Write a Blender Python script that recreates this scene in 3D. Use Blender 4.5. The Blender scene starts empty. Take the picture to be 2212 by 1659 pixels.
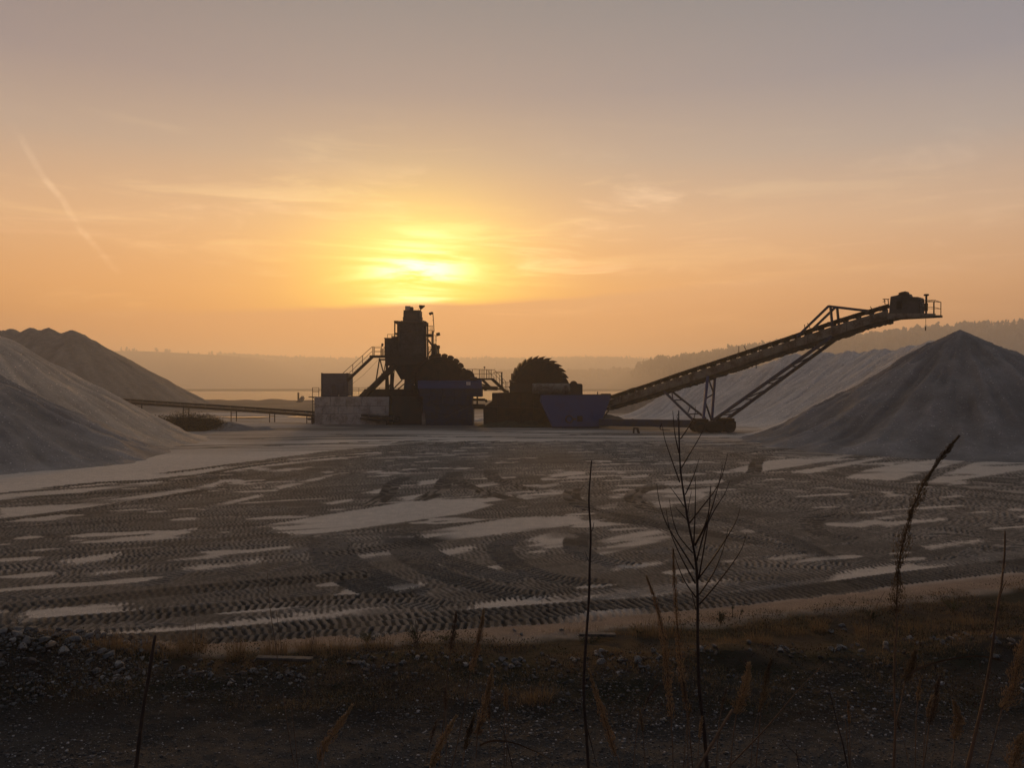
import bpy, bmesh, math, random
import numpy as np
from mathutils import Vector, Matrix

S = bpy.context.scene
C = S.collection
R = math.radians

# ------------------------------------------------------------------ camera
CAM_Z, HOR, F, CX = 4.3, 836.0, 1670.0, 1106.0      # eye height, horizon row, focal length and centre in survey units
cam = bpy.data.cameras.new("camera")
cam.sensor_width = 36.0
cam.lens = 36.0 * F / 2212.0
cam.shift_y = (HOR - 829.5) / 2212.0
cam.clip_start, cam.clip_end = 0.1, 6000.0
camo = bpy.data.objects.new("camera", cam)
camo.location = (0, 0, CAM_Z)
camo.rotation_euler = (R(90), 0, 0)
C.objects.link(camo)
S.camera = camo

# ------------------------------------------------------------------ view
S.view_settings.view_transform = 'Standard'
S.view_settings.look = 'None'
S.view_settings.exposure = 0.0
S.view_settings.gamma = 1.0
S.render.engine = 'CYCLES'
S.cycles.use_denoising = True
S.cycles.max_bounces = 6
S.cycles.diffuse_bounces = 3
S.cycles.glossy_bounces = 2
S.cycles.transparent_max_bounces = 8
S.cycles.volume_bounces = 1
S.cycles.sample_clamp_indirect = 4.0

# ------------------------------------------------------------------ sky and sun
SUN_EL, SUN_AZ = 7.9, -6.9                            # degrees; azimuth from +Y towards +X
w = bpy.data.worlds.new("World")
S.world = w
w.use_nodes = True
nt = w.node_tree
nt.nodes.clear()


class NB:
    """tiny node-building helper"""
    def __init__(self, tree):
        self.t = tree

    def n(self, typ, **kw):
        nd = self.t.nodes.new(typ)
        for k, v in kw.items():
            if k == 'ins':
                for kk, vv in v.items():
                    self.put(nd.inputs[kk], vv)
            else:
                setattr(nd, k, v)
        return nd

    def put(self, sock, v):
        if isinstance(v, bpy.types.NodeSocket):
            self.t.links.new(v, sock)
        else:
            sock.default_value = v

    def m(self, op, a, b=None, c=None, clamp=False):
        nd = self.n('ShaderNodeMath', operation=op, use_clamp=clamp)
        for i, v in enumerate((a, b, c)):
            if v is not None:
                self.put(nd.inputs[i], v)
        return nd.outputs[0]

    def vm(self, op, a, b=None, scale=None):
        nd = self.n('ShaderNodeVectorMath', operation=op)
        self.put(nd.inputs[0], a)
        if b is not None:
            self.put(nd.inputs[1], b)
        if scale is not None:
            self.put(nd.inputs[3], scale)
        return nd.outputs[1] if op in ('DOT_PRODUCT', 'LENGTH', 'DISTANCE') else nd.outputs[0]

    def mix(self, fac, a, b, blend='MIX'):
        nd = self.n('ShaderNodeMix', data_type='RGBA', blend_type=blend)
        self.put(nd.inputs[0], fac)
        self.put(nd.inputs[6], a if not isinstance(a, tuple) else (*a[:3], 1))
        self.put(nd.inputs[7], b if not isinstance(b, tuple) else (*b[:3], 1))
        return nd.outputs[2]

    def ss(self, x, lo, hi, a=0.0, b=1.0):
        nd = self.n('ShaderNodeMapRange', interpolation_type='SMOOTHSTEP')
        for i, v in enumerate((x, lo, hi, a, b)):
            self.put(nd.inputs[i], v)
        return nd.outputs[0]

    def ramp(self, fac, stops):
        nd = self.n('ShaderNodeValToRGB')
        el = nd.color_ramp.elements
        while len(el) < len(stops):
            el.new(0.5)
        for e, (p, c) in zip(el, stops):
            e.position = p
            e.color = (*c[:3], 1)
        self.put(nd.inputs[0], fac)
        return nd.outputs[0]

    def noise(self, vec, scale, detail=4, rough=0.55, dist=0.0):
        nd = self.n('ShaderNodeTexNoise')
        if vec is not None:
            self.put(nd.inputs['Vector'], vec)
        nd.inputs['Scale'].default_value = scale
        nd.inputs['Detail'].default_value = detail
        nd.inputs['Roughness'].default_value = rough
        nd.inputs['Distortion'].default_value = dist
        return nd.outputs[0]


def lin(r, g, b):
    f = lambda c: (c / 255 / 12.92) if c / 255 <= 0.04045 else ((c / 255 + 0.055) / 1.055) ** 2.4
    return (f(r), f(g), f(b))


B = NB(nt)
D = B.n('ShaderNodeTexCoord').outputs['Generated']
D = B.vm('NORMALIZE', D)
sx = B.n('ShaderNodeSeparateXYZ', ins={0: D})
dx, dy, dz = sx.outputs
DEG = 180 / math.pi
el = B.m('MULTIPLY', B.m('ARCSINE', dz), DEG)
az = B.m('MULTIPLY', B.m('ARCTAN2', dx, dy), DEG)
# veil of high haze: colour by elevation, degrees / 90
veil = B.ramp(B.m('DIVIDE', el, 90.0, clamp=True), [
    (0.000, lin(228, 132, 48)), (0.03, lin(237, 149, 66)), (0.075, lin(246, 178, 116)), (0.127, lin(232, 189, 150)),
    (0.18, lin(189, 172, 158)), (0.231, lin(157, 151, 152)), (0.293, lin(139, 139, 142)), (0.40, lin(146, 147, 147)), (0.55, lin(182, 179, 174)), (1.0, lin(176, 175, 172))])
# away from the sun the veil turns grey and dims
adaz = B.m('ABSOLUTE', B.m('SUBTRACT', az, SUN_AZ))
side = B.ss(adaz, 18.0, 60.0)
veil = B.mix(side, veil, B.mix(1.0, veil, (0.80, 0.88, 1.02), 'MULTIPLY'))
back = B.ss(adaz, 60.0, 140.0)
veil = B.mix(back, veil, B.mix(1.0, veil, (0.40, 0.50, 0.68), 'MULTIPLY'))
leftw = B.ss(az, -8.0, -34.0)
# glow round the sun
dza = B.m('MULTIPLY', B.m('SUBTRACT', az, SUN_AZ), 0.68)
dzl = B.m('SUBTRACT', el, SUN_EL + 0.1)
q2 = B.m('ADD', B.m('MULTIPLY', dza, dza), B.m('MULTIPLY', dzl, dzl))
def gauss(sig):
    return B.m('EXPONENT', B.m('DIVIDE', q2, -2 * sig * sig))
# streaky high cloud: noise on a flat layer overhead
den = B.m('ADD', B.m('MAXIMUM', dz, 0.0), 0.07)
px = B.m('DIVIDE', dx, den)
py = B.m('DIVIDE', dy, den)
cv = B.n('ShaderNodeCombineXYZ', ins={0: B.m('MULTIPLY', px, 0.8), 1: B.m('MULTIPLY', py, 1.15), 2: 0.0}).outputs[0]
cl1 = B.noise(cv, 1.6, 8, 0.6, 0.8)
cv2 = B.n('ShaderNodeCombineXYZ', ins={0: B.m('MULTIPLY', az, 0.07), 1: B.m('MULTIPLY', el, 0.55), 2: 3.3}).outputs[0]
cl2 = B.noise(cv2, 1.0, 7, 0.62, 0.6)
low = B.m('MULTIPLY', B.ss(el, 1.5, 6.5), B.ss(el, 21.0, 13.0))
streak = B.m('MULTIPLY', B.ss(cl2, 0.50, 0.70), low)
wisp = B.m('MULTIPLY', B.ss(cl1, 0.52, 0.72), B.m('MULTIPLY', B.ss(el, 6.0, 9.5), B.ss(el, 19.0, 13.5)))
# lower bank of denser haze with a soft, slightly tilted upper edge
edge = B.m('ADD', 6.05, B.m('ADD', B.m('MULTIPLY', B.m('SUBTRACT', az, SUN_AZ), 0.055), B.m('MULTIPLY', B.m('SUBTRACT', cl2, 0.5), 1.2)))
above = B.ss(B.m('SUBTRACT', el, edge), -0.25, 0.35)
g1 = gauss(12.0)
g2 = gauss(5.4)
g3 = gauss(3.2)
g4 = B.m('MULTIPLY', gauss(1.35), B.ss(cl2, 0.42, 0.62))
def scale_col(c, f):
    return B.vm('SCALE', c, scale=f)
col = veil
a_low = B.m('ADD', 0.12, B.m('MULTIPLY', above, 0.88))
col = B.vm('ADD', col, scale_col((0.08, 0.015, -0.045), B.m('MULTIPLY', g1, B.m('ADD', 0.25, B.m('MULTIPLY', above, 0.75)))))
col = B.vm('ADD', col, scale_col((0.34, 0.16, -0.04), B.m('MULTIPLY', g2, a_low)))
col = B.vm('ADD', col, scale_col((0.66, 0.74, 0.06), B.m('MULTIPLY', g3, B.m('MULTIPLY', above, B.m('ADD', 0.55, B.m('MULTIPLY', cl2, 0.9))))))
col = B.vm('ADD', col, scale_col((2.6, 2.4, 1.6), B.m('MULTIPLY', g4, above)))
col = B.vm('ADD', col, scale_col((0.0, -0.025, -0.035), leftw))
near = B.m('ADD', 0.35, B.m('MULTIPLY', g1, 1.2))
col = B.vm('ADD', col, scale_col((0.12, 0.095, 0.04), B.m('MULTIPLY', streak, near)))
col = B.vm('ADD', col, scale_col((0.26, 0.20, 0.13), B.m('MULTIPLY', B.m('MULTIPLY', wisp, near), B.ss(az, -12.0, 2.0, 0.45, 1.0))))
# an old contrail low in the left of the sky
def dirv(x, y):
    return Vector(((x - CX) / F, 1.0, (HOR - y) / F)).normalized()
pts = [(-8, 225), (45, 295), (95, 385), (135, 430), (165, 485), (205, 530), (252, 585)]
ctr = None
wob = B.noise(D, 24.0, 3, 0.6)
cn = B.noise(D, 60.0, 4, 0.6)
for (p, q_), amp in zip(zip(pts[:-1], pts[1:]), (0.06, 0.6, 1.0, 0.85, 1.0, 0.6)):
    a, b = dirv(*p), dirv(*q_)
    nrm = a.cross(b).normalized()
    u = (b - a).normalized()
    d = B.m('ABSOLUTE', B.m('ADD', B.vm('DOT_PRODUCT', D, tuple(nrm)), B.m('MULTIPLY', B.m('SUBTRACT', wob, 0.5), 0.004)))
    t = B.vm('DOT_PRODUCT', B.vm('SUBTRACT', D, tuple(a)), tuple(u))
    L = (b - a).length
    inside = B.m('MULTIPLY', B.ss(t, -0.006, 0.004), B.ss(t, L + 0.006, L - 0.004))
    line = B.m('MULTIPLY', B.m('MULTIPLY', B.ss(d, 0.0052, 0.0008), inside), amp)
    ctr = line if ctr is None else B.m('MAXIMUM', ctr, line)
ctr = B.m('MULTIPLY', ctr, B.ss(cn, 0.2, 0.65))
col = B.vm('ADD', col, scale_col((0.16, 0.125, 0.08), ctr))
col = B.vm('MAXIMUM', col, (0.0, 0.0, 0.0))
# physical sky for the rest of the dome
sky = B.n('ShaderNodeTexSky', sky_type='NISHITA', sun_disc=False, sun_elevation=R(SUN_EL), sun_rotation=R(SUN_AZ),
          air_density=1.4, dust_density=3.0)
skyc = scale_col(sky.outputs[0], 0.05)
col = B.mix(B.ss(el, 28.0, 60.0, 0.0, 0.25), col, skyc)
bg = B.n('ShaderNodeBackground')
B.put(bg.inputs[0], col)
bg.inputs[1].default_value = 1.0
out = B.n('ShaderNodeOutputWorld')
nt.links.new(bg.outputs[0], out.inputs[0])
w.cycles.sampling_method = 'MANUAL'
w.cycles.sample_map_resolution = 1024

sun = bpy.data.lights.new("sun", 'SUN')
sun.energy = 1.7
sun.angle = R(7.0)
sun.color = (1.0, 0.50, 0.14)
suno = bpy.data.objects.new("sun", sun)
sd = Vector((math.sin(R(SUN_AZ)) * math.cos(R(SUN_EL)), math.cos(R(SUN_AZ)) * math.cos(R(SUN_EL)), math.sin(R(SUN_EL))))
suno.rotation_euler = sd.to_track_quat('Z', 'Y').to_euler()
suno.location = (0, 0, 60)
C.objects.link(suno)


# ------------------------------------------------------------------ helpers
def at(x, y, Y):
    """point at survey bearing x, y and distance Y"""
    return Vector(((x - CX) / F * Y, Y, CAM_Z - (y - HOR) / F * Y))


def G(x, y):
    """point on the level ground at survey bearing x, y"""
    Y = CAM_Z * F / (y - HOR)
    return ((x - CX) / F * Y, Y)


def tag(o, label=None, cat=None, group=None, kind=None):
    if label: o["label"] = label
    if cat: o["category"] = cat
    if group: o["group"] = group
    if kind: o["kind"] = kind
    return o


def thing(name, label, cat, loc=(0, 0, 0), group=None):
    o = bpy.data.objects.new(name, None)
    o.empty_display_size = 0.3
    o.location = loc
    C.objects.link(o)
    return tag(o, label, cat, group, 'thing')


def hsh(ix, iy, seed):
    h = (ix.astype(np.int64) * 374761393 + iy.astype(np.int64) * 668265263 + seed * 1274126177) & 0xFFFFFFFF
    h = ((h ^ (h >> 13)) * 1274126177) & 0xFFFFFFFF
    return ((h ^ (h >> 16)) & 0xFFFF).astype(np.float32) / 65535.0


def vn(x, y, seed=0):
    ix, iy = np.floor(x), np.floor(y)
    fx, fy = x - ix, y - iy
    fx = fx * fx * (3 - 2 * fx)
    fy = fy * fy * (3 - 2 * fy)
    a, b = hsh(ix, iy, seed), hsh(ix + 1, iy, seed)
    c, d = hsh(ix, iy + 1, seed), hsh(ix + 1, iy + 1, seed)
    return (a + (b - a) * fx) * (1 - fy) + (c + (d - c) * fx) * fy


def fbm(x, y, octv=4, seed=0, gain=0.5):
    s, a, t = 0, 1.0, 0
    for i in range(octv):
        s = s + a * vn(x * 2 ** i + 17.3 * i, y * 2 ** i - 9.1 * i, seed + i)
        t += a
        a *= gain
    return s / t - 0.5


def sst(lo, hi, x):
    t = np.clip((x - lo) / (hi - lo), 0, 1)
    return t * t * (3 - 2 * t)


def mesh_np(name, co, faces4, mat, cols=None, smooth=True, parent=None, extra=None):
    me = bpy.data.meshes.new(name)
    nv, nf = len(co), len(faces4)
    k = faces4.shape[1]
    me.vertices.add(nv)
    me.vertices.foreach_set('co', np.ascontiguousarray(co, dtype=np.float32).ravel())
    me.loops.add(nf * k)
    me.loops.foreach_set('vertex_index', np.ascontiguousarray(faces4, dtype=np.int32).ravel())
    me.polygons.add(nf)
    me.polygons.foreach_set('loop_start', np.arange(nf, dtype=np.int32) * k)
    me.polygons.foreach_set('loop_total', np.full(nf, k, dtype=np.int32))
    if smooth:
        me.polygons.foreach_set('use_smooth', np.ones(nf, dtype=bool))
    if cols is not None:
        at_ = me.color_attributes.new('Col', 'FLOAT_COLOR', 'POINT')
        c4 = np.ones((nv, 4), dtype=np.float32)
        c4[:, :3] = cols
        at_.data.foreach_set('color', c4.ravel())
    me.update(calc_edges=True)
    me.validate()
    me.materials.append(mat)
    o = bpy.data.objects.new(name, me)
    C.objects.link(o)
    if parent is not None:
        o.parent = parent
        o.matrix_parent_inverse = Matrix.Translation(-parent.location)
    return o


def grid_faces(nu, nv, wrap=False):
    i = np.arange(nu - 1)[:, None] * nv
    j = np.arange(nv if wrap else nv - 1)[None, :]
    j2 = (j + 1) % nv
    f = np.stack([i + j, i + j2, i + nv + j2, i + nv + j], -1)
    return f.reshape(-1, 4)


# ------------------------------------------------------------------ materials
def new_mat(name):
    m = bpy.data.materials.new(name)
    m.use_nodes = True
    m.node_tree.nodes.clear()
    b = NB(m.node_tree)
    o = b.n('ShaderNodeOutputMaterial')
    p = b.n('ShaderNodeBsdfPrincipled')
    m.node_tree.links.new(p.outputs[0], o.inputs[0])
    return m, b, p


def attr_mat(name, fine=3.0, amount=0.35, rough=0.95, bump=0.3, bscale=14.0, spec=0.15, specks=0.0, bdist=0.05):
    """earth whose colour comes from the Col attribute, broken up by noise and grain"""
    m, b, p = new_mat(name)
    a = b.n('ShaderNodeAttribute', attribute_name='Col').outputs[0]
    pos = b.n('ShaderNodeNewGeometry').outputs['Position']
    n1 = b.noise(pos, fine, 6, 0.65)
    n2 = b.noise(pos, fine * 9, 3, 0.6)
    f = b.m('ADD', 1.0, b.m('MULTIPLY', b.m('ADD', b.m('SUBTRACT', n1, 0.5), b.m('MULTIPLY', b.m('SUBTRACT', n2, 0.5), 0.7)), amount * 2))
    b.put(p.inputs['Base Color'], b.vm('SCALE', a, scale=f))
    p.inputs['Roughness'].default_value = rough
    p.inputs['Specular IOR Level'].default_value = spec
    h = b.noise(pos, bscale, 6, 0.72)
    if specks:
        vo = b.n('ShaderNodeTexVoronoi', feature='F1')
        b.put(vo.inputs['Vector'], pos)
        vo.inputs['Scale'].default_value = specks
        rnd = b.n('ShaderNodeSeparateColor')
        b.put(rnd.inputs[0], vo.outputs['Color'])
        peb = b.m('MULTIPLY', b.ss(vo.outputs['Distance'], 0.42, 0.22), b.ss(rnd.outputs[0], 0.70, 0.80))
        tone = b.m('ADD', 0.7, b.m('MULTIPLY', rnd.outputs[1], 1.6))
        cc = b.vm('SCALE', a, scale=f)
        b.put(p.inputs['Base Color'], b.mix(peb, cc, b.vm('SCALE', cc, scale=tone)))
        h = b.m('ADD', h, b.m('MULTIPLY', peb, 0.35))
    bn = b.n('ShaderNodeBump')
    bn.inputs['Strength'].default_value = bump
    bn.inputs['Distance'].default_value = bdist
    b.put(bn.inputs['Height'], h)
    b.put(p.inputs['Normal'], bn.outputs[0])
    return m


def solid_mat(name, c, c2=None, scale=2.0, rough=0.7, metal=0.0, spec=0.3, bump=0.1, translucent=0.0, lo=0.4, hi=0.65):
    m, b, p = new_mat(name)
    pos = b.n('ShaderNodeTexCoord').outputs['Object']
    c2 = c2 or tuple(v * 0.6 for v in c)
    n1 = b.noise(pos, scale, 6, 0.65, 0.3)
    n2 = b.noise(pos, scale * 7, 4, 0.6)
    f = b.ss(b.m('ADD', n1, b.m('MULTIPLY', b.m('SUBTRACT', n2, 0.5), 0.4)), lo, hi)
    cc = b.mix(f, c, c2)
    b.put(p.inputs['Base Color'], cc)
    b.put(p.inputs['Roughness'], b.ss(n2, 0.3, 0.7, rough * 0.85, min(1.0, rough * 1.15)))
    p.inputs['Metallic'].default_value = metal
    p.inputs['Specular IOR Level'].default_value = spec
    if bump:
        bn = b.n('ShaderNodeBump')
        bn.inputs['Strength'].default_value = bump
        bn.inputs['Distance'].default_value = 0.02
        b.put(bn.inputs['Height'], n2)
        b.put(p.inputs['Normal'], bn.outputs[0])
    if translucent:
        tr = b.n('ShaderNodeBsdfTranslucent')
        b.put(tr.inputs[0], cc)
        mx = b.n('ShaderNodeMixShader')
        mx.inputs[0].default_value = translucent
        o = [n for n in m.node_tree.nodes if n.type == 'OUTPUT_MATERIAL'][0]
        m.node_tree.links.new(p.outputs[0], mx.inputs[1])
        m.node_tree.links.new(tr.outputs[0], mx.inputs[2])
        m.node_tree.links.new(mx.outputs[0], o.inputs[0])
    return m
# ------------------------------------------------------------------ the ground
def interp_edge(X):
    """far edge of the rough verge, metres from the camera"""
    return np.interp(X, [-40, -8.4, -3.2, 1.6, 5.4, 11.5, 40], [11.0, 12.3, 12.9, 13.9, 15.0, 17.2, 27.0])


def in_lake(X, Y):
    """1 inside the lake, 0 ashore"""
    wob = 14 * fbm(X / 30, Y / 30, 3, 51)
    near = sst(238, 252, Y + wob - np.clip(X - 20, 0, 400) * 0.5)
    far = 1 - sst(900, 960, Y)
    lt = sst(-330, -290, X + 0.12 * Y)
    return near * far * lt


HEAP = (-7.35, 11.45, 1.45, 0.50)                        # stone heap at the left border: x, y, radius, height


def gz_raw(X, Y):
    X = np.asarray(X, dtype=np.float32)
    Y = np.asarray(Y, dtype=np.float32)
    z = 2.6 * (1 - sst(1.5, 7.0, Y)) * (1 + 0.04 * fbm(X * 0.8, Y * 0.8, 3, 3))
    e = interp_edge(X)
    mid = 11.6 + 0.08 * X
    berm = np.exp(-((Y - mid) / 1.0) ** 2)
    z = z + berm * (0.16 + 0.35 * fbm(X * 0.55, Y * 0.8, 3, 8))
    z = z + HEAP[3] * np.exp(-(((X - HEAP[0]) / (HEAP[2] * 1.25)) ** 2 + ((Y - HEAP[1]) / HEAP[2]) ** 2) * 1.3)
    rough = sst(7, 9, Y) * (1 - sst(e - 0.4, e + 0.1, Y))
    z = z + rough * 0.10 * fbm(X * 1.6, Y * 1.6, 4, 5)
    z = z + sst(6.5, 8, Y) * (1 - sst(11, 12.5, Y)) * (0.035 * fbm(X * 5, Y * 5, 3, 13) + 0.05 * fbm(X * 1.4, Y * 2.2, 3, 14))
    z = z + sst(17, 40, Y) * 0.10 * fbm(X / 7, Y / 7, 3, 11)
    far = sst(92, 125, Y)
    z = z + far * 1.3 * fbm(X / 22, Y / 12, 4, 21) * (1 - sst(300, 500, Y))
    shore = np.exp(-((Y - 232) / 14) ** 2)
    z = z + shore * (0.25 + 1.4 * np.clip(fbm(X / 9, Y / 9, 4, 25), -0.2, 1))
    z = z - 2.2 * in_lake(X, Y)
    return z


def gz1(x, y):
    return float(gz_raw(np.array([x]), np.array([y]))[0])


def build_ground():
    fine = np.arange(-38, 38.001, 0.062)
    side = np.arange(38.4, 62, 0.4)
    ang = np.concatenate([np.arange(-178, -63, 4.0), -side[::-1], fine, side, np.arange(64, 181, 4.0)])
    rad = [0.4, 1, 1.6, 2.2, 2.8, 3.4, 4, 4.6, 5.2, 5.8, 6.4, 7.0]
    r = 7.3
    while r < 125:
        rad.append(r)
        r += min(max(0.022, 0.00016 * r * r), 0.5)
    while r < 320:
        rad.append(r)
        r += 2.0
    while r < 3600:
        rad.append(r)
        r *= 1.05
    rad = np.array(rad)
    A, RR = np.meshgrid(np.radians(ang), rad)
    X = (RR * np.sin(A)).ravel().astype(np.float32)
    Y = (RR * np.cos(A)).ravel().astype(np.float32)
    z = gz_raw(X, Y)
    n = len(X)

    light = np.array((0.52, 0.45, 0.37), np.float32)
    dark = np.array((0.090, 0.083, 0.073), np.float32)
    # ---- churned loader tracks
    dk = np.array([G(*p) for p in [(-700, 1130), (-200, 1078), (0, 1064), (200, 1050), (430, 1024), (560, 994), (700, 976), (820, 964), (872, 953), (1600, 952), (1680, 962),
                                   (1850, 975), (2150, 985), (2600, 1010), (3200, 1170), (2212, 1236), (1700, 1290), (1300, 1326), (830, 1362), (300, 1392), (0, 1402), (-700, 1440)]])
    edge_n = fbm(X * 0.9, Y * 0.35, 3, 61)

    def inpoly(px, py, poly):
        ins = np.zeros(len(px), bool)
        q = len(poly)
        for i in range(q):
            x1, y1 = poly[i]
            x2, y2 = poly[(i + 1) % q]
            c = ((y1 > py) != (y2 > py)) & (px < (x2 - x1) * (py - y1) / (y2 - y1 + 1e-9) + x1)
            ins ^= c
        return ins

    cand = np.where((Y > 10) & (Y < 75) & (np.abs(X) < 60))[0]
    x, y = X[cand], Y[cand]
    en = edge_n[cand]
    fine_n = fbm(x * 6.5, y * 4.5, 3, 63)
    H = np.zeros(len(cand), np.float32)
    L = np.full(len(cand), 0.5, np.float32)      # 1 = pressed into a lug print, 0 = raised between
    T = np.zeros(len(cand), np.float32)          # covered by a print
    TN = np.ones(len(cand), np.float32)          # how fresh and damp the print is
    rng = np.random.default_rng(4)

    def paint(sel, d, s, wdt, pitch, chev, depth, strength=1.0, tone=1.0):
        ins = np.abs(d) < wdt
        idx = sel[ins]
        d, s = d[ins], s[ins]
        q_ = s / pitch + np.abs(d) / wdt * chev + (d > 0) * 0.5 + 0.45 * fine_n[idx] + 0.7 * vn(s * 1.1, d * 2 + 7.7 * chev, 65)
        ph = q_ % 1.0
        one = 0.5 + 0.5 * hsh(np.floor(q_), (d > 0) * 3 + int(1000 * tone), 67)      # no two lug prints bite alike
        lug = sst(0.0, 0.16, ph) * (1 - sst(0.48, 0.66, ph))
        lug = np.clip(lug * one + 0.45 * fine_n[idx], 0, 1)
        lug = lug * (1 - 0.5 * sst(0.0, 0.06, 0.05 - np.abs(d)))
        wear = np.clip(0.55 + 1.6 * vn(x[idx] * 0.7 + 5, y[idx] * 0.7, 77) - 0.35, 0.15, 1.0) * strength
        edge = sst(1.0, 0.9, np.abs(d) / wdt)
        h = depth * (0.35 - lug) * wear
        k = np.clip(edge * 0.95, 0, 1)
        H[idx] = H[idx] * (1 - k) + h * k
        L[idx] = L[idx] * (1 - k) + (0.5 + (lug - 0.5) * wear) * k
        T[idx] = np.maximum(T[idx], k)
        TN[idx] = TN[idx] * (1 - k) + tone * k * (1 + 0.35 * sst(0.80, 0.97, np.abs(d) / wdt))

    # families of long, gently bent passes
    fam = []
    for i in range(230):
        u = rng.random()
        if u < 0.52:
            a, cx0 = rng.normal(22, 11), rng.uniform(-16, 16)
        elif u < 0.72:
            a, cx0 = rng.normal(62, 9), rng.uniform(-26, 2)
        elif u < 0.86:
            a, cx0 = rng.normal(-62, 12), rng.uniform(2, 22)
        else:
            a, cx0 = rng.normal(4, 7), rng.uniform(-10, 24)
        cy0 = 13.0 + 44 * rng.random() ** 1.5
        fam.append((math.radians(a), cx0, cy0, rng.normal(0, 0.006)))
    for i_, (a, cx0, cy0, bend) in enumerate(fam):
        ca, sa = math.cos(a), math.sin(a)
        l0, l1 = rng.uniform(4, 26), rng.uniform(4, 26)
        tone_, str_ = rng.uniform(0.70, 1.4), rng.uniform(0.5, 1.25)
        for off in (-1.05, 1.05):
            s = (x - cx0) * ca + (y - cy0) * sa
            d = -(x - cx0) * sa + (y - cy0) * ca - off - bend * s * s
            sel = np.where((np.abs(d) < 0.36) & (s > -l0) & (s < l1))[0]
            if len(sel):
                paint(sel, d[sel], s[sel], 0.36, 0.115 + 0.05 * ((i_ * 7) % 5) / 5, 0.12 + 0.22 * (i_ % 3), 0.032, str_, tone_)

    ins_dark = inpoly(x + en * 1.6, y + en * 2.2 + (L - 0.5) * 0.25, dk)
    patches = [
        [(570, 1135), (880, 1085), (1000, 1078), (1058, 1093), (1000, 1110), (640, 1161), (600, 1152)],
        [(905, 1150), (1100, 1120), (1250, 1114), (1272, 1130), (1100, 1152), (930, 1173)],
        [(1136, 1166), (1190, 1150), (1252, 1155), (1222, 1180), (1180, 1186)],
        [(1290, 1186), (1440, 1155), (1452, 1163), (1300, 1199)],
        [(1285, 1170), (1400, 1143), (1445, 1150), (1330, 1172)],
        [(1385, 1072), (1410, 1058), (1470, 1055), (1530, 1068), (1500, 1087), (1420, 1090)],
        [(905, 1040), (955, 1034), (960, 1042), (900, 1050)], [(1018, 1050), (1075, 1040), (1082, 1047), (1022, 1056)],
        [(780, 1066), (850, 1050), (858, 1058), (800, 1070)], [(1015, 1082), (1105, 1070), (1112, 1078), (1030, 1088)],
        [(1120, 1070), (1210, 1062), (1215, 1070), (1130, 1080)], [(1150, 1052), (1200, 1044), (1206, 1050), (1160, 1056)],
        [(1270, 1097), (1330, 1088), (1338, 1096), (1280, 1104)], [(1310, 1072), (1360, 1066), (1365, 1072), (1318, 1078)],
        [(860, 1076), (930, 1066), (936, 1074), (870, 1084)], [(1180, 1026), (1260, 1018), (1266, 1024), (1190, 1032)],
        [(1340, 1030), (1400, 1024), (1404, 1030), (1350, 1034)], [(700, 1088), (760, 1078), (764, 1082), (712, 1092)],
        [(1590, 1148), (1650, 1140), (1655, 1146), (1600, 1153)], [(905, 1198), (1010, 1180), (1016, 1190), (930, 1208)],
        [(1010, 1230), (1085, 1220), (1090, 1228), (1030, 1238)], [(1450, 1062), (1545, 1052), (1552, 1058), (1470, 1070)],
        [(125, 1212), (240, 1196), (244, 1208), (150, 1221)], [(180, 1236), (300, 1222), (308, 1230), (200, 1244)],
        [(60, 1318), (260, 1304), (297, 1324), (40, 1345)],
        [(240, 1372), (600, 1334), (846, 1311), (848, 1319), (600, 1347), (250, 1379)],
        [(0, 1392), (180, 1376), (260, 1380), (100, 1392), (0, 1400)],
        [(1274, 1283), (1530, 1256), (1590, 1251), (1455, 1283), (1315, 1294)],
        [(1000, 1312), (1090, 1296), (1290, 1290), (1240, 1304), (1060, 1318)],
        [(1780, 1263), (1815, 1237), (1925, 1221), (1990, 1222), (2110, 1227), (1925, 1253)],
        [(1570, 1016), (1660, 996), (1862, 978), (1770, 1000), (1620, 1023)],
        [(1705, 1020), (1930, 983), (1912, 990), (1750, 1023)],
        [(1825, 1033), (1870, 1016), (2060, 985), (2085, 996), (1930, 1039)],
        [(2000, 1043), (2105, 999), (2212, 990), (2330, 996), (2045, 1043)],
        [(1420, 1045), (1560, 1036), (1566, 1042), (1450, 1050)],
        [(-200, 1082), (0, 1068), (200, 1054), (430, 1030), (480, 1020), (320, 1047), (160, 1064), (0, 1080)],
        [(440, 1018), (600, 997), (740, 983), (820, 977), (832, 982), (640, 1002), (480, 1022)],
        [(0, 1096), (160, 1090), (430, 1052), (505, 1033), (450, 1058), (230, 1092), (0, 1120)],
        [(590, 1052), (690, 1030), (730, 1023), (690, 1035), (600, 1058)], [(470, 1090), (560, 1068), (566, 1073), (480, 1094)],
        [(400, 1225), (560, 1208), (568, 1216), (420, 1232)], [(700, 1205), (850, 1190), (858, 1197), (715, 1213)],
        [(740, 1285), (900, 1262), (905, 1270), (750, 1292)], [(300, 1160), (420, 1140), (425, 1145), (310, 1166)],
        [(1330, 1225), (1430, 1212), (1436, 1218), (1345, 1230)], [(1650, 1205), (1760, 1192), (1765, 1199), (1660, 1212)],
        [(1900, 1130), (2040, 1118), (2046, 1123), (1915, 1138)], [(1990, 1180), (2120, 1165), (2126, 1171), (2005, 1187)],
    ]
    pm = np.zeros(len(cand), np.float32)
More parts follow.
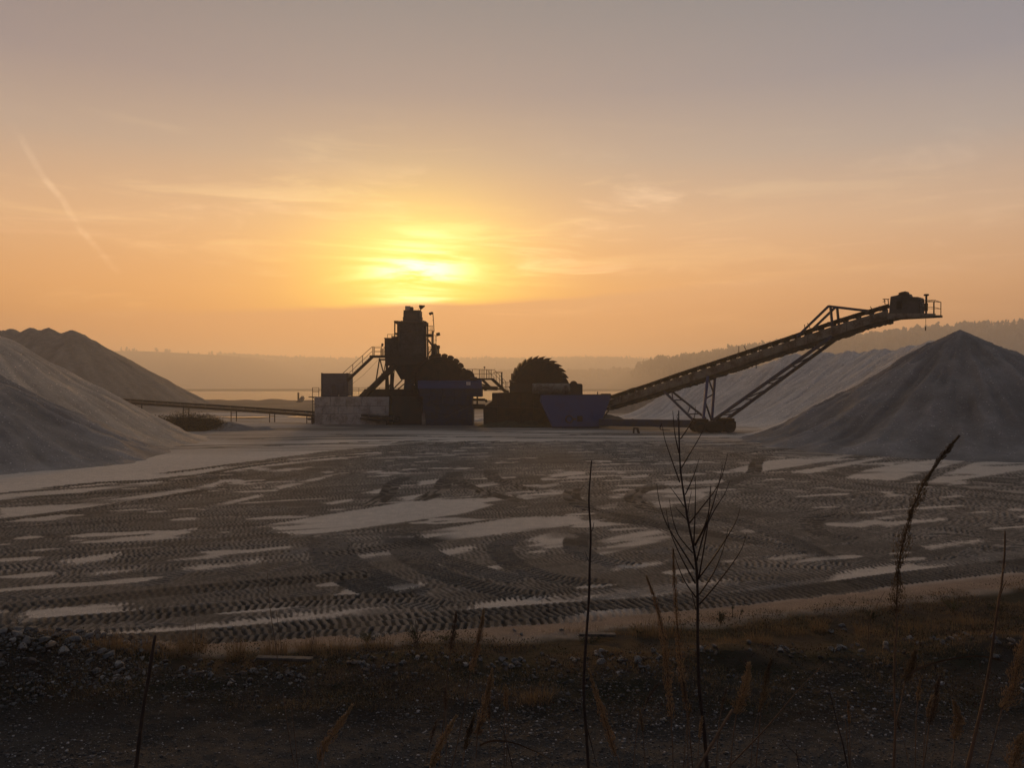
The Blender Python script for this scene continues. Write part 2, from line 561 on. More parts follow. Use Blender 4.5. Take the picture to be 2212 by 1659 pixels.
    for jit in range(5):
        ja = 2.4 * jit
        jx = x + en * 0.3 + (L - 0.5) * 0.20 + 0.06 * math.cos(ja) + fine_n * 0.3
        jy = y + en * 0.25 + (L - 0.5) * 0.34 + 0.08 * math.sin(ja) + fine_n * 0.4
        for p in patches:
            w_ = np.array([G(*q) for q in p])
            bb = (jx > w_[:, 0].min()) & (jx < w_[:, 0].max()) & (jy > w_[:, 1].min()) & (jy < w_[:, 1].max())
            k = np.where(bb)[0]
            pm[k] += 0.2 * inpoly(jx[k], jy[k], w_)
    pm = np.clip(pm, 0, 1)
    # half-erased older passes still show in the untouched sand
    pm *= 1 - 0.75 * sst(0.52, 0.72, vn(x * 0.25 + y * 0.12, y * 1.9 - x * 0.75, 95)) * sst(0.35, 0.6, vn(x * 0.5, y * 0.5, 96))
    # a sprinkling of small untouched scraps
    scr = vn(x * 0.40 + y * 0.2, y * 1.5 - x * 0.5, 91) * 0.65 + vn(x * 1.3, y * 2.6 - x * 0.8, 92) * 0.35 + (L - 0.5) * 0.05
    pm = np.maximum(pm, 0.9 * sst(0.69, 0.74, scr))
    churn = ins_dark.astype(np.float32) * (1 - pm)
    cov = np.clip(0.55 + T * 0.45, 0, 1) * churn
    H = H * churn + (1 - churn) * ins_dark * 0.012 * fbm(x * 2.2, y * 2.2, 3, 97)
    # turning loops and single passes laid over everything
    def pass_px(pp, wdt=0.38, depth=0.04, ext=None):
        pw = np.array([G(*q) for q in pp])
        # smooth the polyline
        t = np.linspace(0, len(pw) - 1, 24 * (len(pw) - 1))
        i = np.clip(t.astype(int), 0, len(pw) - 2)
        f = t - i
        g_ = lambda k: pw[np.clip(k, 0, len(pw) - 1)]
        p0, p1, p2, p3 = g_(i - 1), g_(i), g_(i + 1), g_(i + 2)
        f = f[:, None]
        q = 0.5 * ((2 * p1) + (-p0 + p2) * f + (2 * p0 - 5 * p1 + 4 * p2 - p3) * f ** 2 + (-p0 + 3 * p1 - 3 * p2 + p3) * f ** 3)
        k = np.where((x > q[:, 0].min() - 1) & (x < q[:, 0].max() + 1) & (y > q[:, 1].min() - 1) & (y < q[:, 1].max() + 1))[0]
        if not len(k): return
        best = np.full(len(k), 9e9, np.float32)
        bs = np.zeros(len(k), np.float32)
        bd = np.zeros(len(k), np.float32)
        acc = 0.0
        for a, b in zip(q[:-1], q[1:]):
            u = b - a
            ln = np.hypot(*u)
            if ln < 1e-6: continue
            u = u / ln
            rx, ry = x[k] - a[0], y[k] - a[1]
            s = np.clip(rx * u[0] + ry * u[1], 0, ln)
            dd = (rx - s * u[0]) ** 2 + (ry - s * u[1]) ** 2
            m_ = dd < best
            best[m_] = dd[m_]
            bs[m_] = acc + s[m_]
            bd[m_] = (-rx * u[1] + ry * u[0])[m_]
            acc += ln
        dist = np.sqrt(best) * np.sign(bd)
        keep = (np.abs(dist) < wdt) & (bs > 0.02) & (bs < acc - 0.02)
        sel = k[keep]
        paint(sel, dist[keep], bs[keep], wdt, 0.15, 0.30, depth, 1.2, 0.58)
        endf = sst(0, 1.2, bs[keep]) * sst(0, 1.2, acc - bs[keep])
        cov[sel] = np.maximum(cov[sel], sst(wdt, wdt * 0.9, np.abs(dist[keep])) * endf)
    loops = [
        [(700, 1162), (700, 1200), (740, 1245), (830, 1285), (960, 1310)], [(722, 1163), (745, 1205), (800, 1240), (900, 1280)],
        [(850, 1150), (870, 1190), (940, 1235), (1050, 1270), (1180, 1290)], [(880, 1152), (925, 1195), (1010, 1225), (1120, 1255)],
        [(1135, 1160), (1090, 1172), (1082, 1195), (1120, 1225), (1200, 1250), (1330, 1262)],
        [(1268, 1152), (1245, 1165), (1250, 1188), (1290, 1208), (1380, 1225)],
        [(1470, 1048), (1400, 1056), (1368, 1072), (1385, 1092), (1450, 1110), (1560, 1122)],
        [(1060, 1015), (1066, 1032), (1110, 1050), (1200, 1064)], [(985, 1020), (990, 1040), (1040, 1062), (1130, 1085)],
        [(880, 1030), (850, 1045), (835, 1070), (800, 1095)], [(980, 1022), (960, 1040), (950, 1060), (900, 1085)],
        [(1240, 1055), (1235, 1075), (1270, 1098), (1350, 1115), (1500, 1145), (1700, 1180)],
        [(1640, 990), (1632, 1005), (1625, 1022), (1560, 1050)], [(1290, 1120), (1420, 1135), (1600, 1165), (1750, 1195)],
        [(1900, 1110), (1790, 1112), (1752, 1128), (1770, 1150), (1850, 1165)],
        [(0, 1412), (300, 1386), (700, 1350), (1000, 1330), (1300, 1308), (1500, 1300)], [(250, 1398), (700, 1362), (1000, 1346), (1300, 1328)],
        [(1300, 1322), (1600, 1295), (1900, 1258), (2230, 1222), (2600, 1190)], [(1450, 1304), (1700, 1280), (2000, 1240), (2300, 1206)],
        [(-40, 1356), (300, 1330), (640, 1300), (900, 1292)], [(0, 1318), (400, 1275), (800, 1240)],
        [(0, 1124), (160, 1104), (330, 1078), (480, 1052)], [(0, 1078), (150, 1068), (300, 1062), (420, 1052)],
        [(330, 1026), (430, 1014), (520, 1002), (640, 992)], [(60, 1060), (240, 1042), (430, 1036), (520, 1024)],
        [(420, 1030), (540, 1008), (700, 990), (830, 980)], [(1000, 1155), (860, 1180), (700, 1200)], [(1560, 985), (1700, 970), (1860, 962)],
        [(1420, 1098), (1560, 1120), (1690, 1160), (1800, 1215)],
        [(430, 968), (620, 962), (800, 955), (980, 950)], [(470, 950), (700, 944), (900, 941)], [(620, 930), (850, 928), (1100, 934), (1400, 940)],
        [(700, 938), (1000, 944), (1300, 946), (1600, 946)], [(1200, 941), (1450, 936), (1620, 940)],
    ]
    for lp in loops:
        pass_px(lp)
        sh = [(px_ + 3, py_ + (py_ - HOR) * 0.005) for px_, py_ in lp]
    z[cand] += H

    # ---- colours: what lies on the surface
    col = np.tile(light, (n, 1))
    col *= (1 + 0.22 * fbm(X / 3.0, Y / 3.0, 4, 31))[:, None]
    grey = np.array((0.25, 0.215, 0.18), np.float32)
    k = np.clip(fbm(X / 11, Y / 3.2, 5, 33) * 3.6 + 0.45, 0, 1)[:, None] * sst(44, 58, Y)[:, None]
    col = col * (1 - 0.75 * k) + grey * 0.75 * k
    # old faint wheel lines, drawn out along the haul road
    wl = np.clip((vn(X / 14 + 3, (Y - 0.12 * X) / 0.9, 34) - 0.52) * 4, 0, 1) * np.clip(vn(X / 20, Y / 9, 36) * 2.4 - 0.6, 0, 1) * sst(42, 52, Y) * (1 - sst(82, 100, Y))
    col = col * (1 - 0.62 * wl)[:, None]
    # the machines' shade on the ground before them, put into its colour
    shade = np.exp(-((Y - 85) / 9.0) ** 2) * sst(-26, -18, X) * (1 - sst(14, 24, X))
    shade = np.clip(shade * (1.25 + 3.0 * fbm(X / 6, Y / 1.8, 4, 35)), 0, 1)[:, None]
    col = col * (1 - 0.85 * shade) + np.array((0.07, 0.06, 0.05), np.float32) * 0.85 * shade
    pale = np.array((0.40, 0.33, 0.26), np.float32)
    lug = L[:, None]
    k_ = np.clip(lug * 1.15, 0, 1) ** 0.8
    between = np.array((0.235, 0.208, 0.176), np.float32)
    dcol = between * (1 - k_) + np.array((0.058, 0.053, 0.047), np.float32) * k_
    dcol = dcol * (0.82 * TN * (1 + 0.35 * fbm(x * 0.5, y * 0.5, 3, 37)) * (1 + 0.5 * fbm(x * 9, y * 7, 2, 39)))[:, None]
    raised = 0.7 * np.clip((0.38 - lug) * 3, 0, 1) * np.clip(vn(x * 0.45, y * 0.6, 38) * 2.2 - 0.75, 0, 1)[:, None]
    dcol = dcol * (1 - 0.55 * raised) + pale * 0.55 * raised
    c_ = cov[:, None]
    col[cand] = col[cand] * (1 - c_) + dcol * c_
    # the dark damp strip round the foot of the right-hand heaps
    e = interp_edge(X)
    strip = sst(e - 0.7, e - 0.1, Y + 0.8 * fbm(X * 1.1, Y * 1.1, 3, 41))
    brown = np.array((0.26, 0.185, 0.13), np.float32)
    br = (1 - sst(e + 0.3, e + 1.0, Y)) * strip
    bc = brown * (1 + 0.35 * fbm(X * 2, Y * 2, 3, 43))[:, None]
    notcov = np.ones(n, np.float32)
    notcov[cand] = 1 - cov
    br = (br * notcov)[:, None]
    col = col * (1 - br) + bc * br
    # rough verge: moss, thin soil, dead grass
    soil = np.array((0.034, 0.027, 0.021), np.float32)
    moss = np.array((0.018, 0.018, 0.010), np.float32)
    straw = np.array((0.070, 0.042, 0.022), np.float32)
    v1 = np.clip(fbm(X * 1.3, Y * 1.6, 4, 45) * 3 + 0.5, 0, 1)[:, None]
    v2 = np.clip(fbm(X * 0.7, Y * 1.2, 4, 47) * 4 + 0.1, 0, 1)[:, None]
    vc = soil * (1 - v1) + moss * v1
    vc = vc * (1 - 0.6 * v2) + straw * 0.6 * v2
    vg = (1 - strip)[:, None]
    col = col * (1 - vg) + vc * vg
    # gravel track at the foot of the bank
    grav = np.array((0.046, 0.040, 0.034), np.float32) * (1.35 - 0.75 * sst(8.9, 10.2, Y))[:, None] * (1 + 0.5 * fbm(X * 3, Y * 3, 4, 55) + 0.5 * fbm(X * 0.6, Y * 1.4, 3, 56))[:, None]  # darker towards the verge: its shade put into the gravel colour
    gg = (1 - sst(9.6, 10.6, Y + 0.9 * fbm(X * 0.8, Y * 0.8, 3, 49)))[:, None]
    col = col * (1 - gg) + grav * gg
    # far shore and the floor of the pit beyond
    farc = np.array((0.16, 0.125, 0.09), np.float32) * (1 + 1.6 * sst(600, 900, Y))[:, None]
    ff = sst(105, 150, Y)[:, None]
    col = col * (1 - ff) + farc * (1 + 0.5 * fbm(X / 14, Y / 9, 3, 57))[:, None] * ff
    col = np.clip(col, 0.004, 0.8)
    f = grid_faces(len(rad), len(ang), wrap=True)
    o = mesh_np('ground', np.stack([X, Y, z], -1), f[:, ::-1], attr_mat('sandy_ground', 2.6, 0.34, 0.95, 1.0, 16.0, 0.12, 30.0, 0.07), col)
    return tag(o, kind='structure')


build_ground()

# water: the lake and two puddles on the working floor
mw, b, p = new_mat('still_water')
p.inputs['Base Color'].default_value = (0.05, 0.045, 0.035, 1)
p.inputs['Roughness'].default_value = 0.12
p.inputs['IOR'].default_value = 1.33
pos = b.n('ShaderNodeNewGeometry').outputs['Position']
bn = b.n('ShaderNodeBump')
bn.inputs['Strength'].default_value = 0.25
bn.inputs['Distance'].default_value = 0.1
b.put(bn.inputs['Height'], b.noise(pos, 0.5, 3, 0.6))
b.put(p.inputs['Normal'], bn.outputs[0])


def sheet(name, pts, z, mat):
    me = bpy.data.meshes.new(name)
    me.from_pydata([(x_, y_, z) for x_, y_ in pts], [], [list(range(len(pts)))])
    me.materials.append(mat)
    o = bpy.data.objects.new(name, me)
    C.objects.link(o)
    return o


tag(sheet('lake_water', [(-480, 215), (150, 215), (420, 980), (-480, 980)], -0.55, mw), kind='structure')
for (cx_, cy_), rx, ry, sd_ in ((G(668, 899.5), 2.9, 4.2, 1), (G(520, 903), 4.4, 2.0, 5)):
    ring = []
    for i in range(28):
        a = 2 * math.pi * i / 28
        k = 1 + 0.28 * math.sin(3 * a + sd_) + 0.15 * math.sin(5 * a + 2 * sd_)
        ring.append((cx_ + rx * k * math.cos(a), cy_ + ry * k * math.sin(a)))
    zz = max(gz1(q[0], q[1]) for q in ring) * 0.35 + 0.65 * gz1(cx_, cy_) + 0.06
    tag(sheet('puddle', ring, zz, mw), kind='structure')


# ------------------------------------------------------------------ hills and woods across the water
def hill_z(X, Y):
    X = np.asarray(X, np.float32)
    Y = np.asarray(Y, np.float32)
    u = X / Y * F + CX                                # bearing, used only to lay the ridges out on the map
    z = np.full(X.shape, -3.0, np.float32)
    n1 = fbm(X / 320, Y / 320, 4, 101)
    n2 = fbm(X / 90, Y / 90, 3, 107)
    # long wooded ridge at the back
    top = np.interp(u, [200, 560, 900, 1200, 1420, 1600], [88, 88, 86, 84, 80, 80]) + 20 * n1
    z = np.maximum(z, top * sst(2150, 2500, Y))
    # bare spoil bank on the left
    k = sst(-1330, -1150, X) * (1 - sst(-760, -430, X))
    z = np.maximum(z, (98.0 - 12 * sst(-1000, -680, X)) * k * sst(1850, 2010, Y) + 4 * n1 * k)
    # lower wood in the middle distance
    k = sst(-240, -60, X) * (1 - sst(460, 600, X)) * sst(1660, 1760, Y) * (1 - sst(1860, 1980, Y))
    z = np.maximum(z, (30 + 16 * n1) * k)
    # wooded hill on the right
    prof = np.interp(X, [150, 205, 222, 270, 320, 410, 520, 600, 690, 840, 1200, 1800], [-3, 2, 36, 42, 50, 64, 71, 84, 91, 97, 100, 80])
    z = np.maximum(z, (prof + 5 * n2) * sst(940, 1200, Y) * (1 - 0.5 * sst(1400, 2200, Y)))
    # flat ground at the far shore
    z = np.maximum(z, 1.0 * sst(965, 1010, Y) + 0.5 * n1 * sst(965, 1010, Y))
    return z


mh = attr_mat('hillside', 0.03, 0.3, 1.0, 0.0, 1.0, 0.0)
hx = np.arange(-2200, 2201, 18.0)
hy = np.arange(900, 2900, 18.0)
HX, HY = np.meshgrid(hx, hy)
HZ = hill_z(HX.ravel(), HY.ravel())
hc = np.tile(np.array((0.060, 0.048, 0.032), np.float32), (len(HZ), 1))
tag(mesh_np('hills', np.stack([HX.ravel(), HY.ravel(), HZ], -1), grid_faces(len(hy), len(hx)), mh, hc), kind='structure')

mforest = solid_mat('far_foliage', (0.045, 0.042, 0.026), (0.030, 0.030, 0.018), 0.05, 1.0, 0, 0.0, 0)


def forest(name, spots, rng, label):
    """many ragged crowns, one mass"""
    V, Fc = [], []
    for (tx, ty, tz, h, pine) in spots:
        wd = h * rng.uniform(0.20, 0.30) * (0.85 if pine else 1.3)
        tiers = 6 if pine else 5
        seg = 7
        for t in range(tiers):
            f0 = t / tiers
            zz = h * (0.05 + 0.90 * f0)
            rr = wd * ((1 - f0) ** 0.6 if pine else math.sin(math.pi * (0.25 + 0.68 * f0)))
            top = h * min(1.0, 0.10 + 0.90 * (f0 + (0.26 if pine else 0.34)))
            b0 = len(V)
            ox, oy = rng.normal(0, wd * 0.2, 2)
            for q in range(seg):
                a = 2 * math.pi * (q + rng.random() * 0.7) / seg
                k = rr * rng.uniform(0.5, 1.3)
                V.append((tx + ox + k * math.cos(a), ty + oy + k * math.sin(a), tz + zz + rng.uniform(-0.06, 0.07) * h))
            V.append((tx + ox * 1.5 + rng.normal(0, 0.2), ty + oy * 1.5, tz + top * rng.uniform(0.92, 1.04)))
            for q in range(seg):
                Fc.append((b0 + q, b0 + (q + 1) % seg, b0 + seg))
    o = mesh_np(name, np.array(V, np.float32), np.array(Fc, np.int32), mforest, smooth=False)
    return tag(o, label, 'forest', kind='stuff')


rng = np.random.default_rng(12)


def scatter(n, xr, yr, hr, pine, keep=None):
    X = rng.uniform(*xr, n)
    Y = rng.uniform(*yr, n)
    if keep is not None:
        k = keep(X, Y)
        X, Y = X[k], Y[k]
    Z = hill_z(X, Y) - 0.8
    return [(a, b_, c, rng.uniform(*hr) * (1.25 if rng.random() < 0.06 else 1), rng.random() < pine) for a, b_, c in zip(X, Y, Z)]


forest('forest', scatter(5200, (190, 1500), (960, 1420), (9, 17), 0.55, lambda X, Y: (hill_z(X, Y) > 10) & (X > 214)), rng,
       'dark pine wood covering the hill on the right, hazy')
forest('forest', scatter(2600, (-920, 840), (2400, 2560), (12, 20), 0.5), rng, 'distant hazy treeline along the ridge beyond the lake')
forest('forest', scatter(1500, (-230, 600), (1720, 1880), (12, 19), 0.4, lambda X, Y: hill_z(X, Y) > 9), rng, 'low hazy wood on the far lake shore, middle distance')
forest('forest', scatter(26, (-1120, -660), (2000, 2200), (7, 14), 0.2), rng, 'few scattered trees on the bare hazy bank at left')


# ------------------------------------------------------------------ heaps of sand
def heap(name, label, peaks, rep, mat_col, res, seed, soft=0.5, streak=0.10, extra=None, blot=0.0, toe=1.0, damp=None, mat=None):
    """heightfield grown from the points where the sand was tipped"""
    pk = np.array(peaks, np.float32)
    rad_ = pk[:, 2].max() / rep * 1.12 + 2
    x0, x1 = pk[:, 0].min() - rad_, pk[:, 0].max() + rad_
    y0, y1 = pk[:, 1].min() - rad_, pk[:, 1].max() + rad_
    gx = np.arange(x0, x1, res)
    gy = np.arange(y0, y1, res)
    X, Y = np.meshgrid(gx, gy)
    sh = X.shape
    X, Y = X.ravel().astype(np.float32), Y.ravel().astype(np.float32)
    facet = np.arctan2(Y - pk[0, 1], X - pk[0, 0])
    wx = X + 0.9 * fbm(X / 3, Y / 3, 3, seed)
    wy = Y + 0.9 * fbm(X / 3, Y / 3, 3, seed + 5)
    h = np.full(len(X), -99.0, np.float32)
    which = np.zeros(len(X), np.int32)
    dist = np.zeros(len(X), np.float32)
    for i, (a, b_, c) in enumerate(pk):
        d = np.hypot(wx - a, wy - b_)
        if blot:
            d = d * (1 + 0.05 * blot * np.abs(np.sin(1.5 * facet + 0.55)) - 0.03)
        hh = c - rep * d - 0.10 * np.exp(-(d / 0.5) ** 2)
        m_ = hh > h
        h[m_] = hh[m_]
        which[m_] = i
        dist[m_] = d[m_]
    ang = np.arctan2(Y - pk[which, 1], X - pk[which, 0])
    rill = vn(ang * 16 + which * 3.1, dist * 0.22, seed + 9) - 0.5
    rill2 = vn(ang * 40 + which * 1.7, dist * 0.5, seed + 10) - 0.5
    h = h + streak * (rill * 1.6 + rill2 * 0.6) * np.clip(dist / 3, 0, 1) + 0.10 * fbm(X * 0.7, Y * 0.7, 4, seed + 12)
    if blot:
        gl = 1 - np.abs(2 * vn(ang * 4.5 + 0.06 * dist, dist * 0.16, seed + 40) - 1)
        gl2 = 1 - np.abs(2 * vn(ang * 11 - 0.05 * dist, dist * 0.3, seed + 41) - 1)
        h = h + blot * (0.75 * (gl - 0.5) + 0.3 * (gl2 - 0.5)) * np.clip((dist - 1.0) / 5, 0, 1)
        h = h + blot * (0.55 * fbm(X / 2.6, Y / 2.6, 4, seed + 30) + 0.16 * fbm(X * 1.6, Y * 1.6, 3, seed + 33)) * np.clip(dist / 3, 0.15, 1)
    lump = fbm(X * 1.3, Y * 1.3, 3, seed + 14)
    low = sst(3.0, 0.4, h)
    h = h + low * 0.28 * lump
    h = np.where(h > 6 * toe, h, toe * np.log1p(np.exp(np.clip(h / toe, -30, 30))))       # long concave toe
    g0 = gz_raw(X, Y)
    z = g0 - 0.10 + h - 0.12
    base = np.array(mat_col, np.float32)
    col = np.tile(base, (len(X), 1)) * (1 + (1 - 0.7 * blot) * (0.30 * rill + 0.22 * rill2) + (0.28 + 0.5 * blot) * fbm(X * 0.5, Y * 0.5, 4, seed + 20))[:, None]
    if damp is not None:
        col = damp(X, Y, h, ang, dist, which, col)
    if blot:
        col = col * (1 + 0.35 * blot * (gl - 0.6) + 0.25 * blot * (gl2 - 0.6))[:, None]  # shade of the creases put into the colour: gullies darker, crests paler
    keep = (h > 0.16).reshape(sh)
    f = grid_faces(len(gy), len(gx))
    kv = keep.ravel()
    f = f[kv[f].any(1)]
    used = np.unique(f)
    remap = np.full(len(X), -1, np.int64)
    remap[used] = np.arange(len(used))
    o = mesh_np(name, np.stack([X, Y, z], -1)[used], remap[f], mat or msand, np.clip(col[used], 0.005, 0.7))
    return tag(o, label, 'sand heap')


msand = attr_mat('heaped_sand', 1.3, 0.30, 0.95, 0.9, 3.2, 0.1, 7.0, 0.16)
rr = random.Random(3)
# right: an arc of heaps dropped by the swinging stacker, ending in a fresh cone
TX, TY, TR = 10.0, 82.0, 32.6
arc = []
for i in range(-6, 72):
    th = -27 + i * 1.25
    hz = 8.75 + (0.40 if i < 18 else 0.15) + 0.16 * math.sin(i * 0.9) + rr.uniform(-0.13, 0.13) - (0.35 if 11 <= i <= 12 else 0) - max(0, i - 49) * 0.165
    arc.append((TX + (TR + rr.uniform(-0.5, 0.5)) * math.cos(R(th)), TY + TR * math.sin(R(th)), hz))
heap('sand_ridge', 'long pale sand ridge with fluted slope behind the conveyor legs', arc, 0.64, (0.45, 0.40, 0.345), 0.22, 200, streak=0.26)
heap('sand_cone', 'dark grey sand cone with sharp tip under the raised conveyor end', [(35.0, 60.2, 9.15), (35.5, 61.6, 8.35), (36.4, 63.3, 7.5), (33.2, 57.8, 6.75)], 0.625,
     (0.165, 0.155, 0.143), 0.16, 230, streak=0.14, toe=0.9, blot=1.0)  # cone given a darker base colour than the ridge
# left: two heaps in front, one bigger behind
heap('sand_heap', 'pale streaked sand heap with smooth right slope at the left edge',
     [(-40.5, 57.5, 9.6), (-46, 58, 10.5), (-52, 60, 10.5)], 0.60, (0.47, 0.365, 0.265), 0.18, 260, streak=0.24, toe=0.5)
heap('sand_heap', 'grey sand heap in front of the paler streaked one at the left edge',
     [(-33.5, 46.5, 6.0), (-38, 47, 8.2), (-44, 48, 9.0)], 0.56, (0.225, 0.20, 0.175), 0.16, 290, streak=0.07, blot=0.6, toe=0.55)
heap('sand_heap', 'largest brown flat-topped sand heap behind the long low conveyor',
     [(-86 - 1.9 * i + rr.uniform(-0.6, 0.6), 152 + rr.uniform(-2, 2), 15.7 + rr.uniform(-0.3, 0.45)) for i in range(22)], 0.60, (0.24, 0.19, 0.14), 0.5, 320, streak=0.3)
heap('sand_heap', 'low brown sand heap glimpsed beneath the raised conveyor, farthest right',
     [(at(1370, 831, 140).x + i * 2.6, 140 + i * 1.5, (4.6, 4.3, 4.0, 3.9, 3.8, 3.9, 3.8)[i]) for i in range(7)], 0.42, (0.20, 0.150, 0.105), 0.4, 350, streak=0.2)
gx_, gy_ = G(500, 929)
heap('gravel_heap', 'small grey gravel heap beside the dark shrubby mound', [(gx_ - 0.5, gy_ + 1, 1.1), (gx_ + 2.4, gy_ + 1.4, 0.6)], 0.32, (0.15, 0.14, 0.13), 0.15, 380, toe=0.25)
gx_, gy_ = G(1325, 909)
heap('earth_heap', 'low dark earth heap against the right side of the blue hopper', [(gx_ - 1.2, gy_ + 0.6, 1.25), (gx_ + 0.4, gy_ + 0.4, 0.9), (gx_ + 2.5, gy_, 0.6)], 0.45, (0.035, 0.032, 0.026), 0.12, 390, toe=0.2)
gx_, gy_ = G(1150, 922)
heap('earth_heap', 'dark grassy earth heap spilled at the foot of the toothed wheel machine', [(gx_ - 4 + i * 1.3, gy_ + 0.4 + 0.3 * (i % 3), 0.75 + 0.2 * (i % 2)) for i in range(9)], 0.33, (0.05, 0.045, 0.028), 0.14, 400, toe=0.25)

# haze: one box of even air round everything
me = bpy.data.meshes.new('haze')
bm = bmesh.new()
bmesh.ops.create_cube(bm, size=1.0)
for v in bm.verts:
    v.co = (v.co.x * 2 * 2300, 1340 + v.co.y * 2 * 1620, -7 + (v.co.z + 0.5) * 147)
bm.to_mesh(me)
bm.free()
hm = bpy.data.materials.new('haze')
hm.use_nodes = True
hm.node_tree.nodes.clear()
o_ = hm.node_tree.nodes.new('ShaderNodeOutputMaterial')
pv = hm.node_tree.nodes.new('ShaderNodeVolumePrincipled')
pv.inputs['Color'].default_value = (0.94, 0.93, 0.92, 1)
pv.inputs['Density'].default_value = 0.00066
pv.inputs['Anisotropy'].default_value = 0.5
hm.node_tree.links.new(pv.outputs[0], o_.inputs['Volume'])
me.materials.append(hm)
haze = bpy.data.objects.new('haze', me)
C.objects.link(haze)
tag(haze, kind='stuff')
# ------------------------------------------------------------------ mesh builder
class MB:
    def __init__(self):
        self.v, self.f = [], []

    def add(self, vs, fs):
        o = len(self.v)
        self.v += [tuple(p) for p in vs]
        self.f += [tuple(i + o for i in f) for f in fs]
        return self

    def box(self, c, s, rot=None):
        c = Vector(c)
        h = [k / 2 for k in s]
        vs = []
        for dx_ in (-1, 1):
            for dy_ in (-1, 1):
                for dz_ in (-1, 1):
                    p = Vector((dx_ * h[0], dy_ * h[1], dz_ * h[2]))
                    vs.append(c + (rot @ p if rot else p))
        return self.add(vs, [(0, 1, 3, 2), (4, 6, 7, 5), (0, 4, 5, 1), (2, 3, 7, 6), (0, 2, 6, 4), (1, 5, 7, 3)])

    def span(self, a, b):
        """box between two corners"""
        a, b = Vector(a), Vector(b)
        return self.box((a + b) / 2, [abs(k) for k in (b - a)])

    def beam(self, p, q, w_=0.1, h=None, up=(0, 0, 1)):
        p, q = Vector(p), Vector(q)
        d = q - p
        if d.length < 1e-6: return self
        z = d.normalized()
        u = Vector(up)
        if abs(z.dot(u)) > 0.97: u = Vector((0, 1, 0))
        x_ = u.cross(z).normalized()
        y_ = z.cross(x_)
        rot = Matrix((x_, y_, z)).transposed()
        return self.box((p + q) / 2, (w_, h or w_, d.length), rot)

    def ibeam(self, p, q, w_=0.2, h=0.3, t=0.03):
        p, q = Vector(p), Vector(q)
        z = (q - p).normalized()
        u = Vector((0, 0, 1))
        if abs(z.dot(u)) > 0.97: u = Vector((0, 1, 0))
        x_ = u.cross(z).normalized()
        y_ = z.cross(x_)
        self.beam(p + y_ * (h / 2 - t / 2), q + y_ * (h / 2 - t / 2), w_, t)
        self.beam(p - y_ * (h / 2 - t / 2), q - y_ * (h / 2 - t / 2), w_, t)
        self.beam(p, q, t, h - 2 * t - 0.004)
        return self

    def tube(self, pts, r, n=8, cap=True, r2=None):
        pts = [Vector(p) for p in pts]
        rings = []
        prev = None
        for i, p in enumerate(pts):
            if i == 0: t = pts[1] - p
            elif i == len(pts) - 1: t = p - pts[i - 1]
            else: t = pts[i + 1] - pts[i - 1]
            t.normalize()
            if prev is None:
                u = Vector((0, 0, 1)) if abs(t.z) < 0.9 else Vector((1, 0, 0))
                x_ = u.cross(t).normalized()
            else:
                x_ = (prev - t * prev.dot(t)).normalized()
            prev = x_
            y_ = t.cross(x_)
            k = i / (len(pts) - 1)
            rr_ = r[i] if isinstance(r, (list, tuple)) else (r if r2 is None else r + (r2 - r) * k)
            rings.append([p + (x_ * math.cos(2 * math.pi * j / n) + y_ * math.sin(2 * math.pi * j / n)) * rr_ for j in range(n)])
        vs = [q for rg in rings for q in rg]
        fs = []
        for i in range(len(rings) - 1):
            for j in range(n):
                a, b_ = i * n + j, i * n + (j + 1) % n
                fs.append((a, b_, b_ + n, a + n))
        if cap:
            fs.append(tuple(reversed(range(n))))
            fs.append(tuple((len(rings) - 1) * n + j for j in range(n)))
        return self.add(vs, fs)

    def prism(self, poly, Y0, Y1):
        """polygon in x,z carried from distance Y0 to Y1"""
        n = len(poly)
        vs = [(x_, Y0, z_) for x_, z_ in poly] + [(x_, Y1, z_) for x_, z_ in poly]
        fs = [tuple(range(n)), tuple(reversed(range(n, 2 * n)))]
        fs += [(i, i + n, (i + 1) % n + n, (i + 1) % n) for i in range(n)]
        return self.add(vs, fs)

    def frustum(self, lo, hi):
        """lo, hi: (x0,x1,y0,y1,z)"""
        vs = []
        for (x0, x1, y0, y1, z_) in (lo, hi):
            vs += [(x0, y0, z_), (x1, y0, z_), (x1, y1, z_), (x0, y1, z_)]
        return self.add(vs, [(3, 2, 1, 0), (4, 5, 6, 7), (0, 1, 5, 4), (1, 2, 6, 5), (2, 3, 7, 6), (3, 0, 4, 7)])

    def sphere(self, c, r, n=10, m_=6, squash=1.0):
        c = Vector(c)
        vs = [c + Vector((0, 0, r * squash))]
        for i in range(1, m_):
            a = math.pi * i / m_
            for j in range(n):
                b_ = 2 * math.pi * j / n
                vs.append(c + Vector((r * math.sin(a) * math.cos(b_), r * math.sin(a) * math.sin(b_), r * math.cos(a) * squash)))
        vs.append(c - Vector((0, 0, r * squash)))
        fs = [(0, 1 + j, 1 + (j + 1) % n) for j in range(n)]
        for i in range(m_ - 2):
            for j in range(n):
                a, b_ = 1 + i * n + j, 1 + i * n + (j + 1) % n
                fs.append((a, a + n, b_ + n, b_))
        L_ = len(vs) - 1
        fs += [(L_, 1 + (m_ - 2) * n + (j + 1) % n, 1 + (m_ - 2) * n + j) for j in range(n)]
        return self.add(vs, fs)

